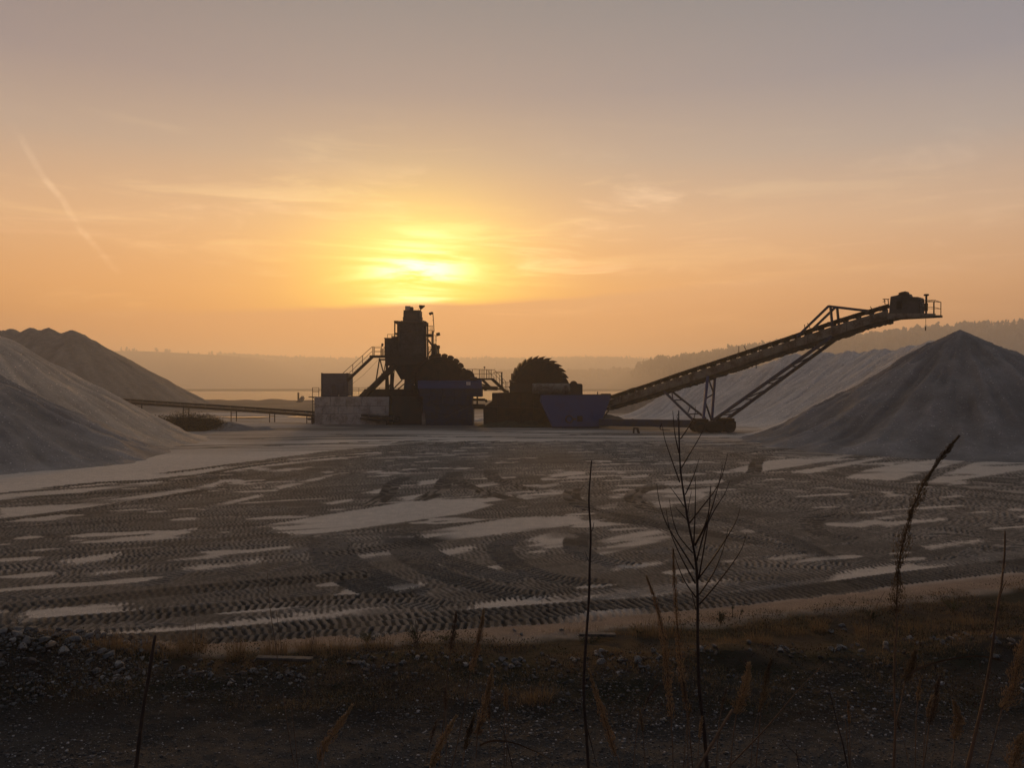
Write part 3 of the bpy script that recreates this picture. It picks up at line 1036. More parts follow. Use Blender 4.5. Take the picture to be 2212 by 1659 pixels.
    def build(self, name, mat, parent=None, bevel=0.0, smooth=False):
        me = bpy.data.meshes.new(name)
        # mesh coordinates relative to the parent's own place
        off = Vector((0, 0, 0))
        pr = parent
        while pr is not None:
            off += pr.location
            pr = pr.parent
        me.from_pydata([tuple(Vector(p) - off) for p in self.v], [], self.f)
        bm_ = bmesh.new()
        bm_.from_mesh(me)
        bmesh.ops.recalc_face_normals(bm_, faces=bm_.faces)
        if bevel:
            ed = [e for e in bm_.edges if len(e.link_faces) == 2 and e.calc_face_angle(0) > 0.6]
            bmesh.ops.bevel(bm_, geom=ed, offset=bevel, segments=1, affect='EDGES')
        bm_.to_mesh(me)
        bm_.free()
        if smooth:
            me.polygons.foreach_set('use_smooth', [True] * len(me.polygons))
        me.materials.append(mat)
        o = bpy.data.objects.new(name, me)
        C.objects.link(o)
        if parent is not None:
            o.parent = parent
        return o


def copy_tree(o, parent=None, loc=None):
    c = o.copy()
    C.objects.link(c)
    if parent is not None: c.parent = parent
    if loc is not None: c.location = loc
    for ch in [k for k in bpy.data.objects if k.parent == o]:
        copy_tree(ch, c)
    return c


def railing(mb, p, q, h=1.1, posts=None, r=0.022, mid=(0.5,), kick=False):
    p, q = Vector(p), Vector(q)
    n = posts if posts is not None else max(1, round((q - p).length / 1.5))
    up = Vector((0, 0, h))
    mb.beam(p + up, q + up, r * 2)
    for m_ in mid:
        mb.beam(p + up * m_, q + up * m_, r * 1.6)
    for i in range(n + 1):
        a = p + (q - p) * (i / n)
        mb.beam(a, a + up, r * 2.2)
    return mb


MT = {
    'steel': solid_mat('weathered_dark_steel', (0.036, 0.031, 0.027), (0.058, 0.037, 0.024), 0.8, 0.75, 0.2, 0.3, 0.2),
    'sheet': solid_mat('dusty_grey_sheet', (0.070, 0.063, 0.057), (0.044, 0.037, 0.031), 0.7, 0.8, 0.1, 0.25, 0.15),
    'blue': solid_mat('faded_blue_paint', (0.028, 0.052, 0.155), (0.038, 0.046, 0.108), 1.1, 0.6, 0, 0.35, 0.15, lo=0.45, hi=0.75),
    'navy': solid_mat('dirty_navy_paint', (0.026, 0.034, 0.066), (0.040, 0.036, 0.036), 1.4, 0.7, 0, 0.3, 0.15),
    'rust': solid_mat('rusty_steel', (0.052, 0.032, 0.020), (0.030, 0.024, 0.020), 1.6, 0.85, 0, 0.2, 0.25),
    'olive': solid_mat('mud_caked_frame', (0.165, 0.150, 0.120), (0.085, 0.062, 0.044), 1.0, 0.85, 0, 0.15, 0.3),
    'rubber': solid_mat('belt_rubber', (0.030, 0.027, 0.025), (0.060, 0.048, 0.038), 1.5, 0.85, 0, 0.15, 0.2),
    'block': solid_mat('concrete_block', (0.36, 0.325, 0.29), (0.21, 0.185, 0.16), 0.9, 0.92, 0, 0.15, 0.25),
    'cont': solid_mat('blue_grey_container_paint', (0.085, 0.090, 0.112), (0.070, 0.062, 0.064), 0.6, 0.65, 0, 0.3, 0.1),
    'white': solid_mat('white_enamel', (0.62, 0.60, 0.57), (0.50, 0.48, 0.45), 2.0, 0.5, 0, 0.4, 0.05),
    'dark': solid_mat('dark_opening', (0.020, 0.018, 0.016), None, 1.0, 0.9, 0, 0.1, 0),
    'pipe': solid_mat('galvanised_pipe', (0.16, 0.15, 0.14), (0.10, 0.08, 0.07), 1.2, 0.5, 0.5, 0.4, 0.1),
    'faded': solid_mat('worn_print', (0.070, 0.060, 0.045), (0.10, 0.055, 0.035), 5.0, 0.7, 0, 0.2, 0.0),
    'glass': solid_mat('lamp_glass', (0.35, 0.33, 0.30), (0.30, 0.28, 0.25), 5.0, 0.15, 0, 0.6, 0.0),
}


def floodlight(parent, P, yaw=0.0, s=0.45, tilt=0.5, stem=0.25):
    """box lamp head on a short stem with its glass as a sub-part"""
    P = Vector(P)
    m = MB()
    rot = Matrix.Rotation(yaw, 3, 'Z') @ Matrix.Rotation(tilt, 3, 'X')
    m.beam(P, P + Vector((0, 0, stem)), 0.05)
    c = P + Vector((0, 0, stem + s * 0.35))
    m.box(c, (s, s * 0.42, s * 0.75), rot)
    m.box(c + rot @ Vector((0, s * 0.26, 0)), (s * 0.6, s * 0.12, s * 0.5), rot)
    o = m.build('floodlight', MT['steel'], parent, 0.01)
    g = MB().box(c + rot @ Vector((0, -s * 0.225, 0)), (s * 0.86, 0.02, s * 0.62), rot)
    g.build('lamp_glass', MT['glass'], o)
    return o


YT = 90.0          # distance of the plant's main plane


def A(x, y, Y=YT):
    return at(x, y, Y)


# ------------------------------------------------------------------ screening tower
tw = thing('screening_tower', 'tall dark screening tower with stepped bins and lamps in front of the sun', 'tower', (A(892, 836).x, YT, 0))
pX = lambda x, Y=YT: at(x, 836, Y).x
pZ = lambda y, Y=YT: at(CX, y, Y).z
# main bin
m = MB()
m.frustum((pX(866), pX(918.5), 88.6, 91.6, pZ(771)), (pX(866), pX(918.5), 88.6, 91.6, pZ(698)))
for x_ in (866, 918.5):
    m.span((pX(x_) - 0.09, 88.5, pZ(771)), (pX(x_) + 0.09, 88.596, pZ(699)))
m.span((pX(864), 88.48, pZ(700)), (pX(920), 91.7, pZ(695.5)))
for y_ in (718, 745):
    m.span((pX(867.5), 88.53, pZ(y_)), (pX(917), 88.597, pZ(y_ - 2)))
m.build('bin', MT['sheet'], tw, 0.03)
# top housing and its cap plate
m = MB()
m.frustum((pX(873.5), pX(909.5), 88.9, 91.2, pZ(695.5)), (pX(874.5), pX(909.2), 88.9, 91.2, pZ(673)))
m.span((pX(872.2), 89.2, pZ(695.5)), (pX(873.6), 90.9, pZ(686)))
m.span((pX(909.6), 89.2, pZ(695.5)), (pX(911.3), 90.9, pZ(684)))
m.span((pX(874), 88.85, pZ(672.9)), (pX(909.6), 91.25, pZ(671.8)))
m.build('top_housing', MT['sheet'], tw, 0.02)
# dome motor on the top
m = MB()
m.tube([A(889.5, 671.8), A(889.5, 667)], 0.2, 10)
m.sphere(A(889.5, 666.5), 0.22, 10, 6)
m.build('motor', MT['steel'], tw, smooth=True)
# head frame either side of the bin
m = MB()
for x0, x1, yt, yb in ((855.3, 857.6, 697.5, 735), (861.5, 864.0, 696.5, 735), (919.6, 922.6, 696, 771)):
    for Y in (88.7, 91.4):
        m.span((pX(x0), Y - 0.1, pZ(yb)), (pX(x1), Y + 0.1, pZ(yt)))
m.span((pX(855), 88.55, pZ(699)), (pX(864), 91.5, pZ(695)))
m.beam(A(855, 698.5, 88.6), A(869, 693.5, 88.6), 0.14)
m.beam(A(914, 693, 88.6), A(921, 696.5, 88.6), 0.14)
m.span((pX(912), 88.6, pZ(699)), (pX(922.6), 91.5, pZ(695.8)))
m.span((pX(855.3), 88.7, pZ(723)), (pX(864), 91.4, pZ(720.5)))
m.span((pX(850), 88.7, pZ(737)), (pX(866), 91.4, pZ(728.5)))
m.span((pX(855.5), 91.42, pZ(703)), (pX(922.4), 91.58, pZ(700)))
m.build('head_frame', MT['steel'], tw)
# side bin on the left
m = MB()
m.frustum((pX(834), pX(866), 88.9, 91.3, pZ(772)), (pX(834), pX(866), 88.9, 91.3, pZ(732)))
m.span((pX(833), 88.8, pZ(733)), (pX(858), 91.4, pZ(731)))
for x_ in (834.8, 846, 857):
    m.span((pX(x_), 88.82, pZ(771)), (pX(x_ + 1.6), 88.897, pZ(733)))
m.build('side_bin', MT['sheet'], tw, 0.02)
m = MB()
railing(m, A(837, 732, 89), A(856, 732, 89), 0.53, 2, 0.02, (0.0,))
railing(m, A(837, 732, 91.2), A(856, 732, 91.2), 0.53, 2, 0.02, (0.0,))
m.beam(A(846, 731, 89.2), A(846, 725.5, 89.2), 0.05); m.beam(A(846, 725.5, 89.2), A(852, 725.5, 89.2), 0.05)
m.beam(A(837, 722.0, 89), A(837, 722.0, 91.2), 0.04)
m.beam(A(846, 731.4, 89.0), A(846, 731.4, 91.2), 0.05)
m.build('roof_railing', MT['steel'], tw)
# discharge cone and blue leg below the bin
m = MB()
m.frustum((pX(868.5), pX(905), 88.9, 91.0, pZ(820)), (pX(852), pX(921), 88.7, 91.5, pZ(790)))
m.span((pX(836), 88.6, pZ(790)), (pX(922.5), 91.6, pZ(771)))
m.build('discharge_cone', MT['steel'], tw, 0.03)
m = MB()
m.frustum((pX(874), pX(895), 89.0, 90.6, pZ(845)), (pX(876.5), pX(890), 89.2, 90.4, pZ(812)))
m.build('chute_leg', MT['navy'], tw, 0.03)
# legs and bracing
for x_, Y in ((835.7, 88.9), (846.3, 88.9), (835.7, 91.3), (846.3, 91.3), (905, 88.9), (905, 91.3)):
    x2 = x_ + (0.8 if x_ < 840 else 0)
    MB().ibeam(A(x_, 786, Y), Vector((pX(x2), Y, 1.9)), 0.24, 0.24, 0.05).build('leg', MT['steel'], tw)
for (a, b_, wd) in (((820, 774), (811.5, 828), 0.13), ((820, 774), (829, 808), 0.13), ((847, 820), (838, 842), 0.11), ((852.5, 797.5), (869.5, 812), 0.13),
                    ((869, 820.5), (849, 841), 0.13), ((875.5, 827.5), (858, 842), 0.12), ((851.5, 800), (848.5, 840), 0.12), ((895, 832), (902, 842), 0.13),
                    ((834, 778), (829, 805), 0.09), ((846, 781), (838.5, 770), 0.16)):
    MB().beam(A(*a, 89.0), A(*b_, 89.0), wd).build('brace', MT['steel'], tw)
# slanting feed tube with flanges
m = MB()
m.tube([A(784, 858, 88.4), A(800, 842, 88.4), A(845, 797, 88.6), A(861, 781, 89.2)], 0.36, 12)
for x_, y_ in ((800, 842), (830, 812)):
    d = (A(845, 797, 88.5) - A(800, 842, 88.5)).normalized()
    c = A(x_, y_, 88.45)
    m.tube([c - d * 0.06, c + d * 0.06], 0.44, 12)
m.build('feed_tube', MT['rust'], tw, smooth=False)
# right hand ladder tower
m = MB()
m.span((pX(935), 88.9, pZ(772)), (pX(938.6), 89.2, pZ(716)))
m.span((pX(923), 88.9, pZ(727.6)), (pX(936), 90.6, pZ(722.5)))
m.beam(A(923, 732, 89), A(934.5, 747, 89), 0.3, 0.2)
m.beam(A(931.8, 727, 89), A(931.8, 744, 89), 0.06)
m.span((pX(934), 88.8, pZ(772)), (pX(943), 90.4, pZ(743.5)))
m.beam(A(923.2, 768, 89), A(936, 748, 89), 0.1)
for i in range(5):
    m.beam(A(923, 749 + i * 5, 89.3), A(934, 749 + i * 5, 89.3), 0.05)
for x_ in (926.5, 930.5):
    m.beam(A(x_, 749, 89.3), A(x_, 771, 89.3), 0.05)
m.build('ladder_frame', MT['steel'], tw)
m = MB()
for Y in (88.95, 90.5):
    railing(m, A(923.2, 722.5, Y), A(934.5, 722.5, Y), 1.0, 2, 0.02)
m.beam(A(931.5, 722, 89), A(931.5, 705.5, 89), 0.05)
m.beam(A(934.5, 705, 88.95), A(934.5, 705, 90.5), 0.04)
m.beam(A(934.4, 724.5, 89), A(944, 724.5, 89), 0.05)
m.beam(A(934.4, 722.6, 88.95), A(934.4, 724.6, 89.0), 0.06)
for x_ in (939.5, 942.0):
    m.beam(A(x_, 744, 89), A(x_ + 1, 724.5, 89), 0.045)
m.beam(A(938.6, 724.5, 89), A(944, 724.5, 89), 0.05); m.beam(A(939, 735, 89), A(944, 735, 89), 0.04)
m.build('platform_railing', MT['steel'], tw)
m = MB()
m.tube([A(947.8, 771, 89), A(947.3, 752, 89)], 0.09, 8)
m.tube([A(947.3, 753, 89), A(947.3, 746.5, 89)], 0.17, 8)
m.tube([A(944.5, 771, 89), A(944.5, 748, 89)], 0.06, 6)
m.beam(A(943, 747, 89), A(948, 747, 89), 0.12)
m.build('riser_pipe', MT['steel'], tw)
# walkway and stair on the left
m = MB()
m.span((pX(803.5), 88.4, pZ(773.5)), (pX(836), 89.6, pZ(768.5)))
for Y in (88.4, 89.55):
    m.beam(A(750, 822.5, Y), A(804.5, 771, Y), 0.08, 0.34)
for i in range(16):
    k = (i + 0.5) / 16
    c = A(750 + 54.5 * k, 821 - 51.5 * k, 88.98)
    m.box(c, (0.26, 1.05, 0.04))
m.span((pX(826), 88.5, pZ(779)), (pX(838), 89.5, pZ(776)))
m.build('stair', MT['steel'], tw)
m = MB()
for Y in (88.42, 89.55):
    top0, top1 = A(741, 806, Y), A(804, 749, Y)
    m.beam(top0, top1, 0.055)
    m.beam(A(752, 808, Y), A(804, 758.5, Y), 0.045)
    for x_, yb in ((762, 805), (783, 785.5), (804.5, 769), (807, 769)):
        yt = 806 - (x_ - 741) * 57 / 63
        m.beam(A(x_, yb, Y), A(x_, max(yt, 749), Y), 0.06)
    m.beam(A(804, 749, Y), A(807.5, 749, Y), 0.055)
    for x0, x1 in ((809, 824.5), (829.5, 834.5)):
        for y_ in (749, 751.5, 758.5, 760.5):
            m.beam(A(x0, y_, Y), A(x1, y_, Y), 0.04)
        for x_ in (x0, x1):
            m.beam(A(x_, 769, Y), A(x_, 749, Y), 0.055)
    for x_ in (822.5, 825.5, 827.5):
        m.beam(A(x_, 769, Y), A(x_, 753, Y), 0.07)
m.build('stair_railing', MT['steel'], tw)
# lamps and masts
floodlight(tw, A(881, 671.5), 0.15, 0.62, 0.1, 0.12)
m = MB()
m.beam(A(875.5, 670.5), A(886, 670.5), 0.06); m.beam(A(876.3, 672), A(876.3, 664), 0.05); m.beam(A(885.5, 672), A(885.5, 664), 0.05)
m.build('lamp_bracket', MT['steel'], tw)
m = MB()
m.prism([(pX(905.3), pZ(661.5)), (pX(907), pZ(659)), (pX(918), pZ(660.2)), (pX(917.3), pZ(662)), (pX(909.8), pZ(668.3)), (pX(907.2), pZ(667.5))], 89.7, 90.2)
m.beam(A(908.5, 672), A(908.5, 666.5), 0.09); m.beam(A(901, 671.3), A(910.5, 671.3), 0.06); m.beam(A(902.5, 671), A(905.2, 664), 0.02)
m.build('floodlight', MT['steel'], tw)
m = MB()
m.tube([A(937.6, 717, 89), A(936.8, 700, 89), A(935, 674.5, 89)], 0.05, 6)
m.beam(A(935, 675, 89), A(931.5, 675.5, 89), 0.1)
m.beam(A(936.5, 689, 89), A(933.5, 692.5, 89), 0.03)
o = m.build('lamp_mast', MT['steel'], tw)
m = MB()
m.sphere(A(929.5, 677.5, 89), 0.17, 8, 5); m.box(A(932.7, 676.5, 89), (0.16, 0.2, 0.28)); m.box(A(928.3, 676.3, 89), (0.14, 0.3, 0.1), Matrix.Rotation(0.5, 3, 'Y'))
m.build('camera_head', MT['steel'], o)
m = MB()
m.box(A(946.5, 722, 89), (0.42, 0.3, 0.34), Matrix.Rotation(-0.25, 3, 'Y')); m.beam(A(943, 724.5, 89), A(945, 723.5, 89), 0.06)
m.build('floodlight', MT['steel'], tw)
m = MB()
m.box(A(826, 745, 89), (0.2, 0.22, 0.34), Matrix.Rotation(0.25, 3, 'Y')); m.beam(A(824.3, 754, 89), A(824.3, 742, 89), 0.05)
m.build('floodlight', MT['steel'], tw)
MB().tube([A(754, 835, 88.7), A(785, 810, 88.7), A(819, 775, 88.7)], 0.014, 5).build('cable', MT['rubber'], tw)

# ------------------------------------------------------------------ wall, container, walkway
m = MB()
X0, X1 = pX(689), pX(846)
rows = [(914, 894), (893.6, 877.5), (877.1, 857.3)]
for r_, (yb, yt) in enumerate(rows):
    x_ = X0 + (-0.9 if r_ % 2 else 0)
    while x_ < X1:
        a, b_ = max(x_, X0), min(x_ + 1.78, X1)
        if b_ - a > 0.2:
            zb = pZ(yb, 88.0) if r_ else -0.35
            m.span((a + 0.005, 88.0 + rr.uniform(-0.025, 0.025), zb + 0.004), (b_ - 0.005, 91.6, pZ(yt, 88.0) - 0.004))
        x_ += 1.8
m.build('concrete_block_wall', MT['block'], None, 0.014)
tag(bpy.context.scene.objects['concrete_block_wall'], 'pale wall of big concrete blocks carrying the blue grey container', 'wall')
zc0, zc1 = pZ(857.3, 88.0), pZ(806.5, 88.4)
ct = thing('site_container', 'blue grey steel site container sitting on the concrete block wall', 'container', (pX(722), 89.6, zc0))
m = MB()
x0, x1 = pX(693.3, 88.4), pX(751.2, 88.4)
n = 22
poly = []
for i in range(n * 2 + 1):
    k = i / (n * 2)
    poly.append((x0 + 0.1 + (x1 - x0 - 0.2) * k, 88.44 if (i // 1) % 2 else 88.48))
vs, fs = [], []
for (px_, py_) in poly:
    vs += [(px_, py_, zc0 + 0.12), (px_, py_, zc1 - 0.10)]
for i in range(len(poly) - 1):
    fs.append((2 * i, 2 * i + 2, 2 * i + 3, 2 * i + 1))
m.add(vs, fs)
m.span((x0 + 0.03, 88.5, zc0 + 0.1), (x1 - 0.03, 91.2, zc1 - 0.03))
m.build('body', MT['cont'], ct)
m = MB()
for x_ in (x0, x1 - 0.14):
    for Y in (88.4, 91.1):
        m.span((x_, Y, zc0 + 0.002), (x_ + 0.14, Y + 0.14, zc1))
for z_ in (zc0 + 0.003, zc1 - 0.1):
    m.span((x0 + 0.143, 88.405, z_), (x1 - 0.143, 88.50, z_ + 0.1))
for x_ in (x0 - 0.01, x1 - 0.17):
    m.span((x_, 88.39, zc1 - 0.04), (x_ + 0.18, 88.56, zc1 + 0.05))
for x_ in (x0 + 0.01, x1 - 0.11):
    m.span((x_, 88.5, zc1 - 0.11), (x_ + 0.1, 91.2, zc1 - 0.01))
m.build('frame', MT['navy'], ct, 0.01)
m = MB()
m.span((pX(723), 88.37, zc0 + 0.13), (pX(737), 88.43, zc0 + 1.25))
m.build('door', MT['navy'], ct, 0.01)
MB().box(A(732, 854.5, 88.3), (0.07, 0.05, 0.12)).build('lamp', MT['white'], ct)
# railing along the back of the wall top and the beam deck behind it
wk = thing('wall_walkway', 'thin railed walkway along the wall top right of the container', 'walkway', (pX(790), 91.2, zc0))
m = MB()
railing(m, (pX(753, 91.2), 91.2, zc0 + 0.02), (pX(886, 91.2), 91.2, zc0 + 0.02), 1.02, 6, 0.02, (0.28, 0.5))
m.build('railing', MT['steel'], wk)
m = MB()
m.span((pX(753, 91), 90.9, zc0 - 0.02), (pX(886, 91), 91.5, zc0 + 0.06))
m.build('deck', MT['steel'], wk)
dk_ = thing('sump_trough', 'rusty steel trough with sloping end on the block wall under the tower', 'trough', (pX(840), 88.5, zc0))
m = MB()
m.prism([(pX(779), pZ(857)), (pX(794), pZ(841)), (pX(906), pZ(841)), (pX(906), pZ(857))], 88.35, 90.6)
for x_ in (795, 820, 845, 870, 895):
    m.span((pX(x_), 88.28, pZ(856)), (pX(x_ + 1.3), 88.345, pZ(842.5)))
m.span((pX(793), 88.25, pZ(842.3)), (pX(906), 88.347, pZ(840.4)))
m.build('trough', MT['rust'], dk_, 0.01)
m = MB()
m.frustum((pX(849, 87.9), pX(912, 87.9), 87.7, 91, -0.3), (pX(846.5, 87.9), pX(912, 87.9), 87.9, 91, pZ(857.5, 87.9)))
m.build('sump_wall', MT['steel'], dk_, 0.02)
# ladder landing left of the wall
ld = thing('ladder_landing', 'small rusty ladder and railed landing at the left end of the block wall', 'ladder', (pX(681), 88.6, 0))
m = MB()
for x_ in (675, 688):
    for Y in (88.3, 89.2):
        m.beam((pX(x_, Y), Y, gz1(pX(x_, Y), Y) - 0.1), A(x_ + (0 if x_ < 680 else 0.8), 837.5, Y), 0.06)
for y_ in (837.5, 846.5):
    for Y in (88.3, 89.2):
        m.beam(A(675, y_, Y), A(689, y_, Y), 0.05)
m.beam(A(675, 858, 88.3), A(686, 868, 88.3), 0.06)
for i in range(6):
    m.beam(A(675.5, 866 + i * 7, 88.3), A(688, 866 + i * 7, 88.3), 0.045)
for x_ in (675.2, 688):
    m.beam(A(x_, 846.5, 88.3), A(x_, 846.5, 89.2), 0.05)
    m.beam(A(x_, 880, 88.3), A(x_, 880, 89.2), 0.05)
m.build('frame', MT['rust'], ld)
m = MB()
m.span((pX(675), 88.25, pZ(858.5)), (pX(689), 89.3, pZ(856.5)))
m.build('landing', MT['rust'], ld)


# ------------------------------------------------------------------ bucket wheels
def bucket_wheel(parent, cx, cy, Y, r, nb, width, tooth, ccw, matw, yaw, tip=0.1):
    """dewatering wheel: two spoked side discs, hub, and tipped buckets round the rim"""
    c = A(cx, cy, Y)
    rot = Matrix.Rotation(yaw, 3, 'Z')

    def pt(rad_, a, yy):
        return c + rot @ Vector((rad_ * math.cos(a), yy, rad_ * math.sin(a)))
    m = MB()
    n = nb * 2
    ri = r * 0.86
    for yy in (-width / 2, width / 2):
        for s_ in (-0.03, 0.03):
            pass
        vs = [pt(0.05, 0, yy - 0.03)] + [pt(ri, 2 * math.pi * i / n, yy - 0.03) for i in range(n)]
        vs += [pt(0.05, 0, yy + 0.03)] + [pt(ri, 2 * math.pi * i / n, yy + 0.03) for i in range(n)]
        fs = [(0, 1 + i, 1 + (i + 1) % n) for i in range(n)]
        fs += [(n + 1, n + 2 + (i + 1) % n, n + 2 + i) for i in range(n)]
        fs += [(1 + i, n + 2 + i, n + 2 + (i + 1) % n, 1 + (i + 1) % n) for i in range(n)]
        m.add(vs, fs)
    for i in range(nb // 2):
        a = 2 * math.pi * i / (nb // 2)
        p0, p1 = pt(r * 0.15, a, -width / 2 - 0.08), pt(ri * 0.98, a, -width / 2 - 0.08)
        m.beam(p0, p1, 0.14, 0.10, up=tuple(rot @ Vector((0, 1, 0))))
    rim = [pt(ri, 2 * math.pi * i / n, -width / 2 - 0.05) for i in range(n + 1)]
    m.tube(rim, 0.09, 5, cap=False)
    m.tube([pt(0, 0, -width / 2 - 0.35), pt(0, 0, width / 2 + 0.35)], r * 0.14, 12)
    wheel = m.build('bucket_wheel', matw, parent, 0.0)
    sgn = 1 if ccw else -1
    for i in range(nb):
        a = 2 * math.pi * (i + 0.35) / nb
        da = 2 * math.pi / nb
        b_ = MB()
        # closed scoop: inner edge on the disc rim, outer lip leaning forward to a point
        if tooth > 0:
            prof = [(ri - 0.05, a), (ri - 0.05, a + sgn * da * 0.93), (r * 0.955, a + sgn * da * 0.93), (r * (1 + tip), a + sgn * da * (0.82 + tooth)),
                    (r * 0.99, a + sgn * da * 0.5), (r * 0.94, a + sgn * da * 0.04)]
        else:
            prof = [(ri - 0.05, a), (ri - 0.05, a + sgn * da * 0.95), (r * 0.965, a + sgn * da * 0.97), (r * 0.995, a + sgn * da * 0.86), (r * 1.008, a + sgn * da * 0.5),
                    (r * 0.985, a + sgn * da * 0.2), (r * 0.955, a + sgn * da * 0.03)]
        k = len(prof)
        vs = [pt(pr[0], pr[1], -width / 2) for pr in prof] + [pt(pr[0], pr[1], width / 2) for pr in prof]
        fs = [tuple(range(k)), tuple(reversed(range(k, 2 * k)))] + [(q, q + k, (q + 1) % k + k, (q + 1) % k) for q in range(k)]
        b_.add(vs, fs)
        b_.build('bucket', matw, wheel)
    return wheel


# first dewatering machine (rounded buckets), behind the blue trough
d1 = thing('dewatering_machine', 'dark bucket wheel machine with blue beam, white plate and railed walkway beside the tower', 'machine', (A(965, 836, 88).x, 88, 0))
bucket_wheel(d1, 951, 826, 88.4, 3.27, 26, 1.9, 0, False, MT['rust'], 0.10, 0.0)
Y1 = 87.0
q = lambda x, y, Y=Y1: at(x, y, Y)
qX = lambda x, Y=Y1: at(x, 836, Y).x
qZ = lambda y, Y=Y1: at(CX, y, Y).z
m = MB()
m.span((qX(904), 86.4, qZ(839.5)), (qX(1010), 87.0, qZ(823)))
m.span((qX(1010), 86.4, qZ(839.5)), (qX(1041), 87.0, qZ(821)))
m.span((qX(904), 86.32, qZ(824)), (qX(1041), 86.397, qZ(822)))
m.build('side_beam', MT['blue'], d1, 0.02)
m = MB()
m.prism([(qX(908), qZ(857)), (qX(905), qZ(839.6)), (qX(1041), qZ(839.6)), (qX(1041), qZ(857.2)), (qX(1031), qZ(857.2))], 86.5, 90.2)
m.prism([(qX(914), -0.3), (qX(914), qZ(857.3)), (qX(1020), qZ(857.3)), (qX(1020), qZ(875))], 86.55, 90.0)
m.prism([(qX(914), -0.3), (qX(1020), qZ(875.2)), (qX(1022), qZ(878)), (qX(1022), -0.3)], 86.55, 90.0)
for x_ in (930, 955, 980, 1005):
    m.span((qX(x_), 86.42, qZ(872)), (qX(x_ + 2), 86.497, qZ(841)))
m.beam(q(935, 873, 86.45), q(1020, 876, 86.45), 0.12)
m.beam(q(922, 888, 86.4), q(1012, 909, 86.4), 0.10)
m.build('tank', MT['navy'], d1, 0.02)
for x_ in (917, 1017):
    m = MB()
    m.span((qX(x_ - 4), 86.1, -0.3), (qX(x_ + 4), 86.5, qZ(893)))
    m.build('support_foot', MT['pipe'] if x_ < 950 else MT['navy'], d1, 0.02)
MB().span((qX(1008.2), 86.27, qZ(832)), (qX(1016.9), 86.31, qZ(825))).build('sign_plate', MT['white'], d1)
m = MB()
for i in range(3):
    m.span((qX(1009.8), 86.262, qZ(830.4 - i * 1.8)), (qX(1015.2), 86.268, qZ(829.9 - i * 1.8)))
m.build('plate_text', MT['faded'], [o for o in d1.children if o.name.startswith('sign_plate')][0])
# motor and guard at the right end
m = MB()
m.tube([q(1009, 815, 86.7), q(1009, 815, 88.3)], 0.86, 16)
m.build('drive_guard', MT['rust'], d1, 0.03)
m = MB()
m.span((qX(1013), 86.6, qZ(821)), (qX(1029), 88, qZ(816.5)))
m.tube([q(1016, 818, 86.5), q(1030, 819, 86.5)], 0.24, 10)
m.build('gear_motor', MT['steel'], d1)
# walkway
m = MB()
m.span((qX(1013, 89), 88.6, qZ(820.8, 89)), (qX(1066, 89), 89.8, qZ(817, 89)))
for Y in (88.6, 89.75):
    m.beam(q(1063, 818.5, Y), q(1096, 850, Y), 0.09, 0.36)
    m.beam(q(1040, 818.5, Y), q(1062, 840, Y), 0.16, 0.3)
for i in range(9):
    k = (i + 0.5) / 9
    m.box(q(1064 + 31 * k, 819 + 30 * k, 89.2), (0.26, 1.05, 0.04))
m.build('walkway', MT['steel'], d1)
m = MB()
for Y in (88.62, 89.75):
    m.beam(q(1008, 797.5, Y), q(1067.5, 798.8, Y), 0.055)
    m.beam(q(1020, 808, Y), q(1066, 808, Y), 0.045)
    for x_ in (1020.5, 1035.5, 1051, 1061):
        m.beam(q(x_, 817, Y), q(x_, 797.8, Y), 0.075)
    m.beam(q(1067.5, 798.8, Y), q(1093, 825, Y), 0.05); m.beam(q(1066, 806, Y), q(1090, 830, Y), 0.045); m.beam(q(1053, 800, Y), q(1070, 818, Y), 0.04)
    for x_ in (1072, 1079, 1086, 1092):
        m.beam(q(x_, 826 + (x_ - 1072) * 0.95, Y), q(x_, 803.5 + (x_ - 1072) * 1.02, Y), 0.05)
    m.beam(q(1085, 826, Y), q(1100, 826, Y), 0.05); m.beam(q(1085, 836, Y), q(1100, 836, Y), 0.05)
    for x_ in (1094, 1097):
        m.beam(q(x_, 826, Y), q(x_, 846, Y), 0.04)
for x_ in (1039, 1041.5, 1044, 1046.5, 1054.5, 1057):
    m.beam(q(x_, 817, 88.9), q(x_, 798.5, 88.9), 0.04)
m.span((qX(1082.3, 88.4), 88.3, qZ(842, 88.4)), (qX(1085.3, 88.4), 88.55, qZ(804, 88.4)))
m.beam(q(1066, 804.5, 88.45), q(1086, 804.5, 88.45), 0.08)
m.build('walkway_railing', MT['steel'], d1)
m = MB()
m.box(q(1046.5, 793.5, 88.9), (0.18, 0.2, 0.16)); m.beam(q(1047, 797.5, 88.9), q(1047, 795, 88.9), 0.05)
m.build('floodlight', MT['steel'], d1)
m = MB()
m.tube([q(1018, 864, 87.6), q(1046, 864.2, 87.6), q(1050, 865, 87.6), q(1051, 869, 87.6)], [0.10, 0.10, 0.14, 0.12], 8)
m.tube([q(1020, 861.5, 88.2), q(1048, 861.5, 88.2)], 0.05, 6)
m.beam(q(1031, 855, 87.5), q(1031, 874, 87.5), 0.17)
m.tube([q(1018, 878, 87.4), q(1048, 878.5, 87.4)], 0.30, 10)
m.build('outlet_pipe', MT['steel'], d1)
m = MB()
m.tube([q(1028, 835, 87.2), q(1048, 838, 87.2), q(1075, 839, 87)], 0.22, 8)
m.tube([q(1046, 838, 87.2), q(1052, 838, 87.2)], 0.32, 8)
m.beam(q(1040, 830, 88), q(1100, 846, 88), 0.16)
m.build('feed_pipe', MT['rust'], d1)

